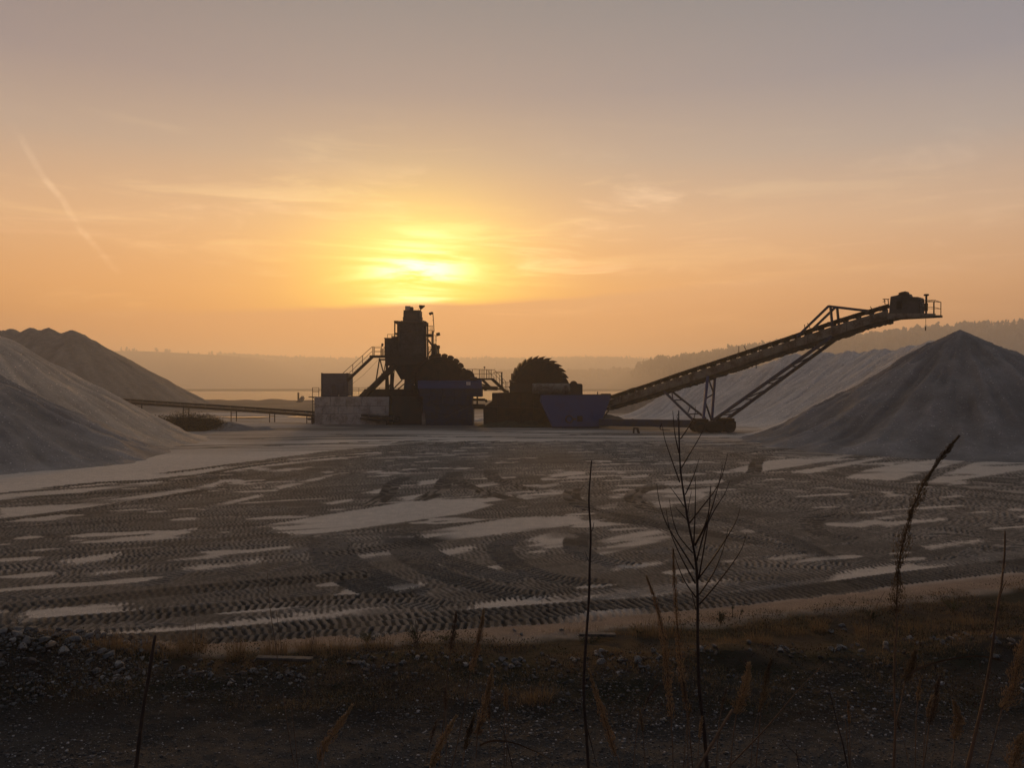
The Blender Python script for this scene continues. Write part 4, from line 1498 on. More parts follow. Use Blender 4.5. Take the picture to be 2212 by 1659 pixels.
# second machine with the toothed wheel
d2 = thing('dewatering_machine', 'dark machine with saw-toothed bucket wheel and long drum beside the blue hopper', 'machine', (A(1150, 836, 85).x, 85, 0))
bucket_wheel(d2, 1164, 833, 85.6, 3.15, 28, 1.9, 0.40, False, MT['rust'], 0.10, 0.045)
Y2 = 84.6
m = MB()
m.prism([(qX(1044, Y2), qZ(880, Y2)), (qX(1063, Y2), qZ(866, Y2)), (qX(1063, Y2), qZ(849, Y2)), (qX(1098, Y2), qZ(848, Y2)), (qX(1195, Y2), qZ(848, Y2)),
         (qX(1195, Y2), -0.3), (qX(1045, Y2), -0.3)], 84.2, 88.5)
for x_ in (1072, 1098, 1124, 1150):
    m.span((qX(x_, 84), 84.08, 0.0), (qX(x_ + 2.5, 84), 84.197, qZ(850, 84)))
m.beam(q(1050, 880, 84.1), q(1165, 884, 84.1), 0.14)
m.build('tank', MT['rust'], d2, 0.03)
m = MB()
m.span((qX(1101, 84), 83.9, qZ(848, 84)), (qX(1186, 84), 84.19, qZ(829, 84)))
m.span((qX(1101, 84), 83.84, qZ(830, 84)), (qX(1186, 84), 83.897, qZ(828, 84)))
m.build('side_frame', MT['steel'], d2, 0.02)
m = MB()
m.tube([q(1150, 840, 83.6), q(1235, 840, 83.6)], 0.60, 18)
for x_ in (1165, 1190, 1215):
    m.tube([q(x_, 840, 83.6), q(x_ + 1.6, 840, 83.6)], 0.64, 18)
m.build('drum', MT['olive'], d2)
m = MB()
m.prism([(qX(1231, 83.6), qZ(853, 83.6)), (qX(1231, 83.6), qZ(828.5, 83.6)), (qX(1255, 83.6), qZ(829, 83.6)), (qX(1257.3, 83.6), qZ(832, 83.6)), (qX(1257.3, 83.6), qZ(853, 83.6))], 82.9, 84.6)
m.tube([q(1239, 831, 82.95), q(1239, 831, 84.5)], 0.42, 14)
m.build('gear_box', MT['steel'], d2, 0.03)

# blue feed hopper
hp = thing('feed_hopper', 'faded blue wedge shaped steel hopper at the foot of the inclined conveyor', 'hopper', (A(1243, 836, 81.5).x, 81.5, 0))
YH = 80.6
m = MB()
zt, zb = qZ(853.5, YH), qZ(921.5, YH)
wall = 0.06
xt0, xt1, xm0 = qX(1168, YH), qX(1320, YH), qX(1169.5, YH)
pf = [(qX(1193, YH), zb), (qX(1180, YH), qZ(893, YH)), (qX(1168.5, YH), qZ(868, YH)), (xt0 + 0.1, zt), (xt1, zt), (qX(1318, YH), qZ(863, YH)), (qX(1295, YH), zb)]
m.prism(pf, YH, YH + 0.08)
pb = [(a, b_) for a, b_ in pf]
m.prism(pb, YH + 4.0, YH + 4.08)
for i in (0, 1, 2, 4, 5):
    (x0, z0), (x1, z1) = pf[i], pf[i + 1]
    m.add([(x0, YH + 0.08, z0), (x1, YH + 0.08, z1), (x1, YH + 4.0, z1), (x0, YH + 4.0, z0)], [(0, 1, 2, 3)])
m.add([(pf[0][0], YH + 0.08, zb), (pf[6][0], YH + 0.08, zb), (pf[6][0], YH + 4, zb), (pf[0][0], YH + 4, zb)], [(0, 1, 2, 3)])
hb = m.build('shell', MT['blue'], hp)
m = MB()
m.span((xt0 + 0.1, YH - 0.05, zt - 0.02), (xt1, YH + 0.12, zt + 0.08))
m.span((qX(1298, YH), YH - 0.04, zt + 0.081), (qX(1319, YH), YH + 0.1, zt + 0.16))
m.beam((qX(1291, YH), YH + 0.03, zt), (qX(1291, YH), YH + 0.03, zt + 0.34), 0.1)
m.build('rim', MT['navy'], hp)
m = MB()
m.span((qX(1194, YH), YH + 0.1, -0.3), (qX(1294, YH), YH + 3.9, zb - 0.003))
m.build('base_frame', MT['navy'], hp)
# worn emblem and lettering patch: a ring and a plain faded block, too worn to read
m = MB()
cx_, cz_ = qX(1229.5, YH), qZ(905.5, YH)
ring = [(cx_ + 0.36 * math.cos(a * math.pi / 8), YH - 0.006, cz_ + 0.36 * math.sin(a * math.pi / 8)) for a in range(17)]
m.tube(ring, 0.075, 4, cap=False)
m.span((qX(1236.5, YH), YH - 0.010, qZ(908, YH)), (qX(1245, YH), YH - 0.004, qZ(903, YH)))
m.build('worn_emblem', MT['faded'], hp)
m = MB()
m.span((qX(1246.5, YH), YH - 0.010, qZ(911, YH)), (qX(1258.5, YH), YH - 0.004, qZ(898.5, YH)))
m.build('worn_emblem', MT['rust'], hp)
m = MB()
m.beam(A(1297, 908, 81.2), A(1313, 890, 81.2), 0.14); m.beam(A(1313, 890, 81.2), A(1318, 880, 81.2), 0.12)
m.build('support_strut', MT['olive'], hp)

# ------------------------------------------------------------------ stacker conveyor
SA = R(-44)
S0 = Vector((10.35, 82.4, 0))
SU = Vector((math.cos(SA), math.sin(SA), 0))
SN = Vector((-math.sin(SA), math.cos(SA), 0))                 # away from the viewer


def st(x, t_off=0.0):
    """run along the boom whose bearing is x, on the near face (offset t_off across)"""
    r_ = (x - CX) / F
    o = S0 + SN * t_off
    return (r_ * o.y - o.x) / (SU.x - r_ * SU.y)


def sp(x, y, off):
    """point in the upright plane that lies off metres across the boom, on bearing x, y"""
    t = st(x, off)
    p = S0 + SN * off + SU * t
    return Vector((p.x, p.y, CAM_Z - (y - HOR) / F * p.y))


NE, FA = -0.72, 0.72
sk = thing('stacker_conveyor', 'long inclined stacker conveyor on a blue trussed base reaching over the sand cone', 'conveyor', (S0.x + SU.x * 13, S0.y + SU.y * 13, 0))
topl = [(1308, 858), (1319, 854.5), (1396, 829.6), (1466, 805), (1536, 782), (1610, 757.5), (1713, 723), (1792, 695), (1869, 671), (1921, 656)]     # upper belt line
botl = [(1308, 884), (1348, 873), (1423, 850), (1499, 827), (1584, 798), (1655, 774), (1711, 756), (1817, 725), (1858, 710), (1896, 699), (1940, 688)]     # underside of the side beam
top3 = [sp(x_, y_, NE) for x_, y_ in topl]
# straight boom line through the ends, slight sag kept
def zline(pts3, t):
    ts = [(Vector((p.x, p.y, 0)) - S0).dot(SU) for p in pts3]
    return float(np.interp(t, ts, [p.z for p in pts3]))
bot3 = [sp(x_, y_, NE) for x_, y_ in botl]
T0, T1 = st(1306, NE), st(1918, NE)


def bp(t, off, z_):
    p = S0 + SU * t + SN * off
    return Vector((p.x, p.y, z_))


N = 26
ts = [T0 + (T1 - T0) * i / N for i in range(N + 1)]
m = MB()
for off in (NE, FA):
    for a, b_ in zip(ts[:-1], ts[1:]):
        z0t, z1t, z0b, z1b = zline(top3, a) - 0.48, zline(top3, b_) - 0.48, zline(bot3, a) + 0.18, zline(bot3, b_) + 0.18
        o0, o1 = off - 0.05, off + 0.05
        vs = [bp(a, o0, z0b), bp(b_, o0, z1b), bp(b_, o0, z1t), bp(a, o0, z0t), bp(a, o1, z0b), bp(b_, o1, z1b), bp(b_, o1, z1t), bp(a, o1, z0t)]
        m.add(vs, [(0, 1, 2, 3), (7, 6, 5, 4), (0, 4, 5, 1), (3, 2, 6, 7)])
    for i in range(0, N + 1):
        t = ts[i]
        m.beam(bp(t, off - 0.07 * (1 if off < 0 else -1), zline(bot3, t) + 0.2), bp(t, off - 0.07 * (1 if off < 0 else -1), zline(top3, t) - 0.43), 0.07)
for i in range(1, N, 2):
    t = ts[i]
    m.beam(bp(t, NE + 0.06, zline(bot3, t) + 0.4), bp(t, FA - 0.06, zline(bot3, t) + 0.4), 0.09)
m.build('side_frame', MT['olive'], sk)
# carrying belt and return belt
m = MB()
for (dz0, dz1, wv) in ((-0.12, -0.04, 0.60), ):
    for a, b_ in zip(ts[:-1], ts[1:]):
        for k in range(3):
            ws = [-wv, -wv * 0.4, wv * 0.4, wv]
            lift = [0.16, 0.0, 0.0, 0.16]
            vs = []
            for t in (a, b_):
                for j in (k, k + 1):
                    vs += [bp(t, ws[j], zline(top3, t) + dz0 + lift[j] - 0.08), bp(t, ws[j], zline(top3, t) + dz1 + lift[j] - 0.08)]
            m.add(vs, [(1, 3, 7, 5), (0, 4, 6, 2), (0, 1, 5, 4), (2, 6, 7, 3)])
m.build('belt', MT['rubber'], sk)
m = MB()
ragged = random.Random(8)
for a, b_ in zip(ts[:-1], ts[1:]):
    for k in range(4):
        t0, t1 = a + (b_ - a) * k / 4, a + (b_ - a) * (k + 1) / 4
        d0, d1 = ragged.uniform(0.02, 0.16), ragged.uniform(0.02, 0.16)
        vs = [bp(t0, -0.62, zline(bot3, t0) - d0), bp(t0, 0.62, zline(bot3, t0) - d0), bp(t1, 0.62, zline(bot3, t1) - d1), bp(t1, -0.62, zline(bot3, t1) - d1)]
        vs += [bp(t0, -0.66, zline(bot3, t0) + 0.16), bp(t0, 0.66, zline(bot3, t0) + 0.16), bp(t1, 0.66, zline(bot3, t1) + 0.16), bp(t1, -0.66, zline(bot3, t1) + 0.16)]
        m.add(vs, [(3, 2, 1, 0), (4, 5, 6, 7), (0, 1, 5, 4), (1, 2, 6, 5), (2, 3, 7, 6), (3, 0, 4, 7)])
m.build('return_belt', MT['rubber'], sk)
# idler sets
n_id = 27
for i in range(n_id):
    t = T0 + 0.8 + (T1 - T0 - 1.4) * i / (n_id - 1)
    z_ = zline(top3, t)
    m = MB()
    m.beam(bp(t, NE - 0.02, z_ - 0.40), bp(t, NE - 0.02, z_ + 0.02), 0.16, 0.07)
    m.beam(bp(t, FA + 0.02, z_ - 0.40), bp(t, FA + 0.02, z_ + 0.02), 0.16, 0.07)
    m.tube([bp(t, -0.26, z_ - 0.29), bp(t, 0.26, z_ - 0.29)], 0.07, 6)
    m.tube([bp(t, -0.28, z_ - 0.28), bp(t, -0.66, z_ - 0.10)], 0.07, 6)
    m.tube([bp(t, 0.28, z_ - 0.28), bp(t, 0.66, z_ - 0.10)], 0.07, 6)
    m.build('idler', MT['steel'], sk)
# a few bent rods and guards standing up off the frame
for x_, y_, dx_, dy_ in ((1596, 757, 0, -9), (1612, 752, -5, -5), (1738, 707, 0, -6), (1750, 704, -6, -6), (1886, 667, -6, -5)):
    MB().beam(sp(x_, y_ + 5, NE), sp(x_ + dx_, y_ + dy_, NE), 0.05).build('guard_rod', MT['steel'], sk)
MB().beam(sp(1633.5, 780, NE), sp(1633.5, 796, NE), 0.05).build('guard_rod', MT['steel'], sk)
# gantry above the boom
m = MB()
for off, sh in ((NE, 0.0), (FA, 0.0)):
    t_apex = st(1790, NE)
    zap = sp(1790, 661, NE).z
    t_foot, t_post, t_front = st(1722, NE), st(1798, NE), st(1877, NE)
    m.beam(bp(t_foot, off, zline(top3, t_foot) - 0.3), bp(t_apex, off, zap), 0.17)
    m.beam(bp(t_apex, off, zap), bp(t_front, off, zline(top3, t_front) - 0.1), 0.17)
    m.beam(bp(t_apex + 0.15, off, zap), bp(t_post + 0.05, off, zline(bot3, t_post) + 0.5), 0.17)
m.beam(bp(t_apex, NE, zap), bp(t_apex, FA, zap), 0.13)
m.build('gantry', MT['navy'], sk)
# truss struts from the turntable base up to the boom
tb = st(1540, -0.2)
zb0 = 1.05
strut_specs = (('front', 1816, 735), )
def strut_pair(name, x_b, y_b, x_t, y_t, n_x, wd=0.26):
    """a pair of slanting tubes, one each side of the boom, laced together"""
    near0, near1 = sp(x_b, y_b, NE), sp(x_t, y_t, NE)
    dv = SN * (FA - NE)
    far0, far1 = near0 + dv * 1.75, near1 + dv
    m_ = MB()
    m_.beam(near0, near1, wd)
    m_.build(name, MT['navy'], sk, 0.02)
    m_ = MB()
    m_.beam(far0, far1, wd)
    m_.build(name, MT['navy'], sk, 0.02)
    m_ = MB()
    for i in range(n_x):
        a = near0.lerp(near1, (i + 0.35) / n_x)
        b_ = far0.lerp(far1, (i + 0.35) / n_x)
        c_ = far0.lerp(far1, min(1, (i + 1.0) / n_x))
        m_.beam(a, b_, 0.12)
        m_.beam(a, far0.lerp(far1, (i + 0.9) / n_x) if i % 2 == 0 else c_, 0.10)
    m_.build('lacing', MT['navy'], sk)
strut_pair('strut', 1541, 908, 1797, 727, 5)
strut_pair('strut', 1496, 906, 1434, 845, 2, 0.2)
# central blue pylon: two legs that splay along the swing axis, X braced
pl0, pl1 = sp(1518, 915, NE), sp(1529, 812, NE)
pr0, pr1 = pl0 + SN * 1.44 * 1.15, pl1 + SN * 1.44 * 0.92
for a, b_, k in ((pl0, pl1, 'blue'), (pr0, pr1, 'navy')):
    MB().beam(a, b_, 0.24).build('pylon_leg', MT['blue'], sk, 0.02)
m = MB()
m.beam(pl1.lerp(pl0, 0.02), pr1.lerp(pr0, 0.36), 0.11)
m.beam(pl0.lerp(pl1, 0.52), pr1.lerp(pr0, 0.38), 0.11)
m.beam(pl0.lerp(pl1, 0.46), pr0.lerp(pr1, 0.04), 0.13)
m.beam(pl1, pr1, 0.12)
m.build('pylon_brace', MT['navy'], sk)
# wheeled base
bc = bp(tb, 0.0, 0)
gb = gz1(bc.x, bc.y)
cross = Vector((1, 0, 0))
m = MB()
xl, xr = sp(1479, 920, 0).x, sp(1596, 920, 0).x
yb_ = bc.y
L_ = (xr - xl)
m.span((xl + 0.05, yb_ - 1.0, gb + 0.42), (xr - 0.02, yb_ + 1.1, gb + 1.05))
m.span((xl + 0.5, yb_ - 1.15, gb + 1.053), (xl + 1.5, yb_ + 1.2, gb + 1.28))
m.span((xr - 1.7, yb_ - 1.15, gb + 1.053), (xr - 0.2, yb_ + 1.2, gb + 1.34))
m.build('base_frame', MT['rust'], sk, 0.03)
for x_ in (xl + 0.75, xl + 1.75, xr - 1.75, xr - 0.65):
    for yy in (yb_ - 1.25, yb_ + 0.95):
        m = MB()
        m.tube([(x_, yy, gb + 0.52), (x_, yy + 0.42, gb + 0.52)], 0.54, 16)
        o = m.build('wheel', MT['rubber'], sk, 0.04)
        MB().tube([(x_, yy - 0.03, gb + 0.52), (x_, yy + 0.1, gb + 0.52)], 0.27, 10).build('hub', MT['rust'], o)
# tow beam from the hopper foot
m = MB()
m.beam(Vector((qX(1296, 80.4), 80.4, 0.62)), Vector((xl + 0.4, yb_ + 0.2, gb + 0.78)), 0.5, 0.72)
m.build('tow_beam', MT['navy'], sk, 0.03)
# head housing, platform, railing
def hz(x, y, off=NE): return sp(x, y, off)
m = MB()
prof = [(1920, 686), (1921, 663), (1923.5, 640.5), (1938, 637.5), (1962, 641), (1983, 641), (1984.5, 646), (1984.5, 679)]
near = [hz(x_, y_) for x_, y_ in prof]
farp = [p + SN * (FA - NE) for p in near]
k = len(prof)
m.add(near + farp, [tuple(range(k)), tuple(reversed(range(k, 2 * k)))] + [(i, i + k, (i + 1) % k + k, (i + 1) % k) for i in range(k)])
m.build('head_housing', MT['sheet'], sk, 0.02)
m = MB()
prof = [(1934, 640), (1942, 635), (1940, 633), (1948, 630.2), (1956, 629), (1957, 633), (1962, 634), (1967, 643)]
near = [hz(x_, y_, NE + 0.25) for x_, y_ in prof]
farp = [p + SN * 0.85 for p in near]
k = len(prof)
m.add(near + farp, [tuple(range(k)), tuple(reversed(range(k, 2 * k)))] + [(i, i + k, (i + 1) % k + k, (i + 1) % k) for i in range(k)])
m.build('drive_motor', MT['steel'], sk)
m = MB()
a, b_, c_, d_ = hz(1937, 668, NE - 0.02), hz(1947.5, 668, NE - 0.02), hz(1947.5, 650, NE - 0.02), hz(1937, 651, NE - 0.02)
o4 = [p - SN * 0.03 for p in (a, b_, c_, d_)]
m.add(o4 + [a, b_, c_, d_], [(0, 1, 2, 3), (7, 6, 5, 4), (0, 4, 5, 1), (1, 5, 6, 2), (2, 6, 7, 3), (3, 7, 4, 0)])
m.build('access_hatch', MT['dark'], sk)
m = MB()
prof = [(1870, 692), (1900, 680), (1922, 677), (1984, 676.5), (2020.5, 677.5), (2020.5, 682.5), (1975, 685), (1930, 687.5), (1885, 697.5)]
for off in (NE - 0.05, FA + 0.35):
    near = [hz(x_, y_, NE) + SN * (off - NE) for x_, y_ in prof]
    farp = [p + SN * 0.12 for p in near]
    k = len(prof)
    m.add(near + farp, [tuple(range(k)), tuple(reversed(range(k, 2 * k)))] + [(i, i + k, (i + 1) % k + k, (i + 1) % k) for i in range(k)])
p0, p1 = hz(1984, 679), hz(2020, 680)
m.add([p0 + SN * 0.08, p1 + SN * 0.08, p1 + SN * 1.78, p0 + SN * 1.78] + [v - Vector((0, 0, 0.06)) for v in (p0 + SN * 0.08, p1 + SN * 0.08, p1 + SN * 1.78, p0 + SN * 1.78)],
      [(0, 1, 2, 3), (7, 6, 5, 4), (0, 4, 5, 1), (1, 5, 6, 2), (2, 6, 7, 3), (3, 7, 4, 0)])
m.build('platform', MT['olive'], sk)
m = MB()
H_ = 1.07
for off in (0.0, 1.75):
    railing(m, hz(1986, 677.5) + SN * off, hz(2018, 678.5) + SN * off, H_, 2 if off else 1, 0.02)
railing(m, hz(2018, 678.5), hz(2018, 678.5) + SN * 1.75, H_, 1, 0.02)
m.beam(hz(1986, 653), hz(2022, 648.5), 0.045)
m.build('platform_railing', MT['steel'], sk)
m = MB()
m.beam(hz(1907, 646), hz(1921, 646), 0.06); m.beam(hz(1910, 646), hz(1912, 657), 0.05); m.beam(hz(1918, 646), hz(1920, 659), 0.05); m.beam(hz(1907, 652), hz(1914, 649), 0.04)
m.build('belt_guard', MT['steel'], sk)
m = MB()
m.beam(hz(2000.5, 680), hz(2001, 637), 0.11)
m.box(hz(2001, 637), (0.3, 0.2, 0.14))
m.beam(hz(2000, 672), hz(2000.5, 655), 0.2)
m.build('sensor_post', MT['rust'], sk)
m = MB()
m.tube([hz(2000, 684), hz(1999.3, 714)], 0.015, 5)
m.tube([hz(1999.3, 706), hz(1999.3, 714)], 0.045, 6)
m.build('hanging_sensor', MT['steel'], sk)

# ------------------------------------------------------------------ long low conveyor on the left
def lv(x, y):
    """left conveyor runs from close by the plant towards the left-hand heaps"""
    Y = float(np.interp(x, [150, 860], [104, 86.6]))
    return at(x, y, Y)


lc = thing('belt_conveyor', 'long low belt conveyor running from the left sand heaps to the plant', 'conveyor', tuple(Vector((lv(560, 836).x, lv(560, 836).y, 0))))
line = [(150, 851), (244, 861.5), (330, 867.5), (440, 874.5), (560, 882.5), (690, 891.5), (770, 896.5), (862, 901.5)]
lp = [lv(*p) for p in line]
dirn = (lp[-1] - lp[0]); dirn.z = 0; dirn.normalize()
nrm = Vector((-dirn.y, dirn.x, 0))
if nrm.y < 0: nrm = -nrm
m = MB()
for a, b_ in zip(lp[:-1], lp[1:]):
    m.add([a - nrm * 0.45 + Vector((0, 0, 0.10)), b_ - nrm * 0.45 + Vector((0, 0, 0.10)), b_ - nrm * 0.15 - Vector((0, 0, 0.05)), a - nrm * 0.15 - Vector((0, 0, 0.05)),
           a + nrm * 0.15 - Vector((0, 0, 0.05)), b_ + nrm * 0.15 - Vector((0, 0, 0.05)), b_ + nrm * 0.45 + Vector((0, 0, 0.10)), a + nrm * 0.45 + Vector((0, 0, 0.10))],
          [(0, 1, 2, 3), (3, 2, 5, 4), (4, 5, 6, 7)])
    m.beam(a - nrm * 0.46 + Vector((0, 0, 0.02)), b_ - nrm * 0.46 + Vector((0, 0, 0.02)), 0.05, 0.26)
m.build('belt', MT['rubber'], lc)
m = MB()
for off in (-0.5, 0.5):
    for a, b_ in zip(lp[:-1], lp[1:]):
        m.beam(a + nrm * off - Vector((0, 0, 0.36)), b_ + nrm * off - Vector((0, 0, 0.36)), 0.07, 0.20)
m.build('side_frame', MT['steel'], lc)
m = MB()
for a, b_ in zip(lp[:-1], lp[1:]):
    m.beam(a - Vector((0, 0, 0.52)), b_ - Vector((0, 0, 0.52)), 0.8, 0.03)
m.build('return_belt', MT['rubber'], lc)


def along(x):
    xs = [p[0] for p in line]
    return lv(x, float(np.interp(x, xs, [p[1] for p in line])))


for x_ in range(180, 860, 27):
    p = along(x_)
    m = MB()
    for off in (-0.5, 0.5):
        m.beam(p + nrm * off - Vector((0, 0, 0.36)), p + nrm * off + Vector((0, 0, 0.06)), 0.07)
    m.tube([p - nrm * 0.42 + Vector((0, 0, 0.02)), p - nrm * 0.14 - Vector((0, 0, 0.13)), p + nrm * 0.14 - Vector((0, 0, 0.13)), p + nrm * 0.42 + Vector((0, 0, 0.02))], 0.055, 6)
    m.build('idler', MT['pipe'], lc)
for x_ in (300, 402, 505, 588, 668, 760, 840):
    p = along(x_)
    m = MB()
    for off in (-0.48, 0.48):
        g_ = p + nrm * off
        m.beam(g_ - Vector((0, 0, 0.40)), Vector((g_.x, g_.y, gz1(g_.x, g_.y) - 0.2)), 0.09)
    m.beam(p - nrm * 0.48 - Vector((0, 0, 0.8)), p + nrm * 0.48 - Vector((0, 0, 0.8)), 0.07)
    m.build('leg', MT['rust'], lc)
p = along(684)
m = MB()
m.box(p - Vector((0, 0.1, 0.95)), (0.9, 0.7, 0.75)); m.tube([p + Vector((-1.0, -0.1, -0.8)), p + Vector((-0.3, -0.1, -0.8))], 0.12, 8)
m.build('tension_weight', MT['steel'], lc, 0.03)

# small things on the floor
gx_, gy_ = G(1375, 936)
tr = thing('steel_trestle', 'small dark steel trestle standing alone left of the stacker base', 'trestle', (gx_, gy_, 0))
m = MB()
zg = gz1(gx_, gy_)
m.span((gx_ - 0.30, gy_ - 0.2, zg + 0.40), (gx_ + 0.16, gy_ + 0.2, zg + 0.52))
m.build('top', MT['steel'], tr)
for dx_, sl in ((-0.25, -0.03), (0.08, 0.14)):
    for yy in (-0.16, 0.16):
        MB().beam((gx_ + dx_, gy_ + yy, zg + 0.40), (gx_ + dx_ + sl, gy_ + yy, zg - 0.05), 0.10 if sl < 0 else 0.16).build('leg', MT['steel'], tr)
Ys = 205.0
p = at(649, 866, Ys)
bk = thing('old_digger_bucket', 'rusty digger bucket with upright arm tipped on the lake shore', 'bucket', (p.x, p.y, p.z))
z0 = gz1(p.x, p.y)
m = MB()
m.prism([(at(640, 866, Ys).x, at(0, 867, Ys).z), (at(652, 855.5, Ys).x, at(0, 855.5, Ys).z), (at(655, 861, Ys).x, at(0, 861, Ys).z), (at(651, 868, Ys).x, at(0, 868, Ys).z), (at(640, 869, Ys).x, z0 - 0.4), (at(636, 868, Ys).x, z0 - 0.4)], Ys, Ys + 1.6)
m.build('bucket', MT['olive'], bk, 0.05)
m = MB()
m.beam(at(644.5, 864, Ys + 0.8), at(644.5, 848, Ys + 0.8), 0.42)
m.build('arm', MT['rust'], bk, 0.03)
# scraps: bright pipe off-cuts near the tank
for i, (x_, y_, ln, lab) in enumerate(((1033, 910, 1.1, 'short pale offcut lying before the machines, nearer one'), (1048, 906.5, 1.7, 'long pale offcut lying before the machines, farther one'))):
    gx_, gy_ = G(x_, y_)
    zg = gz1(gx_, gy_)
    o = MB().tube([(gx_ - ln / 2, gy_, zg + 0.06), (gx_ + ln / 2, gy_ + 0.3, zg + 0.09)], 0.06, 8).build('metal_offcut', MT['white'])
    tag(o, lab, 'scrap', 'pale offcuts on the ground before the machines')
# ------------------------------------------------------------------ stones
def stone_mesh(seed, mat):
    bm_ = bmesh.new()
    bmesh.ops.create_icosphere(bm_, subdivisions=2, radius=1.0)
    r_ = random.Random(seed)
    cuts = [(Vector((r_.gauss(0, 1), r_.gauss(0, 1), r_.gauss(0, 1))).normalized(), r_.uniform(0.42, 0.82)) for _ in range(13)]
    sx_, sy_, sz_ = r_.uniform(0.85, 1.2), r_.uniform(0.7, 1.0), r_.uniform(0.5, 0.75)
    for v in bm_.verts:
        for n_, d_ in cuts:
            k = v.co.dot(n_)
            if k > d_: v.co -= n_ * (k - d_)
        v.co = Vector((v.co.x * sx_, v.co.y * sy_, v.co.z * sz_)) * (1 + r_.uniform(-0.04, 0.04))
    me = bpy.data.meshes.new('stone')
    bm_.to_mesh(me)
    bm_.free()
    me.materials.append(mat)
    return me


smats = [solid_mat('grey_stone', (0.115, 0.11, 0.102), (0.055, 0.052, 0.05), 2.5, 0.85, 0, 0.25, 0.3),
         solid_mat('pale_stone', (0.19, 0.175, 0.155), (0.10, 0.09, 0.08), 2.0, 0.85, 0, 0.25, 0.3),
         solid_mat('brown_stone', (0.09, 0.07, 0.058), (0.06, 0.052, 0.045), 2.5, 0.9, 0, 0.2, 0.3)]
smesh = [stone_mesh(i, smats[(0, 1, 0, 2, 0, 1, 2, 0, 0)[i]]) for i in range(9)]
rs = random.Random(21)


def stone(x, y, size, label, group, sink=0.3, dz_=0.0):
    X_, Y_ = x, y
    o = bpy.data.objects.new('stone', smesh[rs.randrange(9)])
    z_ = gz1(X_, Y_)
    o.location = (X_, Y_, z_ + size * (0.6 - sink) + dz_)
    s_ = size
    o.scale = (s_ * rs.uniform(0.85, 1.2), s_ * rs.uniform(0.85, 1.2), s_ * rs.uniform(0.8, 1.1))
    o.rotation_euler = (rs.uniform(-0.4, 0.4), rs.uniform(-0.4, 0.4), rs.uniform(0, 6.28))
    C.objects.link(o)
    return tag(o, label, 'stone', group, 'thing')


# the stone heap at the left border
for i in range(135):
    a, k = rs.uniform(0, 6.283), math.sqrt(rs.random())
    X_, Y_ = HEAP[0] + k * HEAP[2] * 1.15 * math.cos(a) * 1.35, HEAP[1] + k * HEAP[2] * 1.0 * math.sin(a)
    stone(X_, Y_, rs.uniform(0.045, 0.12) * (1.15 - 0.35 * k), 'fist to head sized stone in the heap at the lower left edge', 'stones in the lower left heap', 0.2, rs.uniform(0, 0.05))
clus = [(250, 1470, 60, 22, 12), (420, 1462, 90, 24, 12), (560, 1465, 60, 18, 8), (660, 1462, 70, 16, 8), (800, 1452, 60, 22, 13), (880, 1448, 40, 20, 8), (1010, 1440, 60, 14, 9),
        (1085, 1436, 40, 16, 12), (1190, 1432, 60, 14, 8), (1300, 1428, 40, 22, 13), (1360, 1452, 40, 14, 8), (1440, 1440, 50, 20, 9), (1520, 1430, 40, 22, 11), (1660, 1420, 80, 22, 9),
        (1790, 1416, 40, 10, 6), (1900, 1404, 90, 22, 9), (2040, 1396, 60, 18, 8), (2150, 1420, 60, 20, 7), (1800, 1355, 40, 14, 3), (1080, 1360, 300, 20, 6)]
for cx_, cy_, wx_, wy_, n_ in clus:
    for i in range(n_):
        X_, Y_ = G(cx_ + rs.gauss(0, wx_ * 0.5), cy_ + rs.gauss(0, wy_ * 0.5))
        stone(X_, Y_ - 0.15, rs.uniform(0.03, 0.085), 'grey stone lying in the rough verge below the sand floor', 'stones strewn along the verge', 0.28)


# small angular rubble between the stones: past counting
def rubble(n):
    g = np.random.default_rng(6)
    base = [np.array([v.co[:] for v in me.vertices], np.float32) for me in smesh]
    tri = np.array([list(p.vertices) for p in smesh[0].polygons], np.int32)
    V, Fc, Cc = [], [], []
    k = 0
    while k < n:
        if g.random() < 0.6:
            a, q = g.uniform(0, 6.283), math.sqrt(g.random())
            X_, Y_ = HEAP[0] + q * HEAP[2] * 1.5 * math.cos(a), HEAP[1] + q * HEAP[2] * 1.1 * math.sin(a)
        else:
            Y_ = 11.45 + 0.07 * g.uniform(-8, 8) + g.normal(0, 0.42)
            X_ = g.uniform(-0.72, 0.72) * Y_
            if vn(np.array([X_ * 0.8]), np.array([Y_ * 0.8]), 191)[0] < 0.35: continue
        s_ = g.uniform(0.012, 0.045)
        b_ = base[g.integers(9)] * s_
        r_ = g.uniform(0, 6.283)
        b_ = np.stack([b_[:, 0] * math.cos(r_) - b_[:, 1] * math.sin(r_), b_[:, 0] * math.sin(r_) + b_[:, 1] * math.cos(r_), b_[:, 2]], -1)
        Fc.append(tri + len(b_) * k)
        V.append(b_ + np.array((X_, Y_, gz1(X_, Y_) + s_ * 0.3), np.float32))
        t = g.uniform(0.03, 0.13)
        Cc.append(np.tile(np.array((t * 1.05, t, t * 0.93), np.float32), (len(b_), 1)))
        k += 1
    o = mesh_np('rubble', np.concatenate(V), np.concatenate(Fc), attr_mat('rubble_stone', 12, 0.3, 0.9, 0.4, 30, 0.2), np.concatenate(Cc), smooth=False)
    tag(o, 'small angular rubble along the verge and over the heap at left', 'rubble', kind='stuff')


rubble(2600)


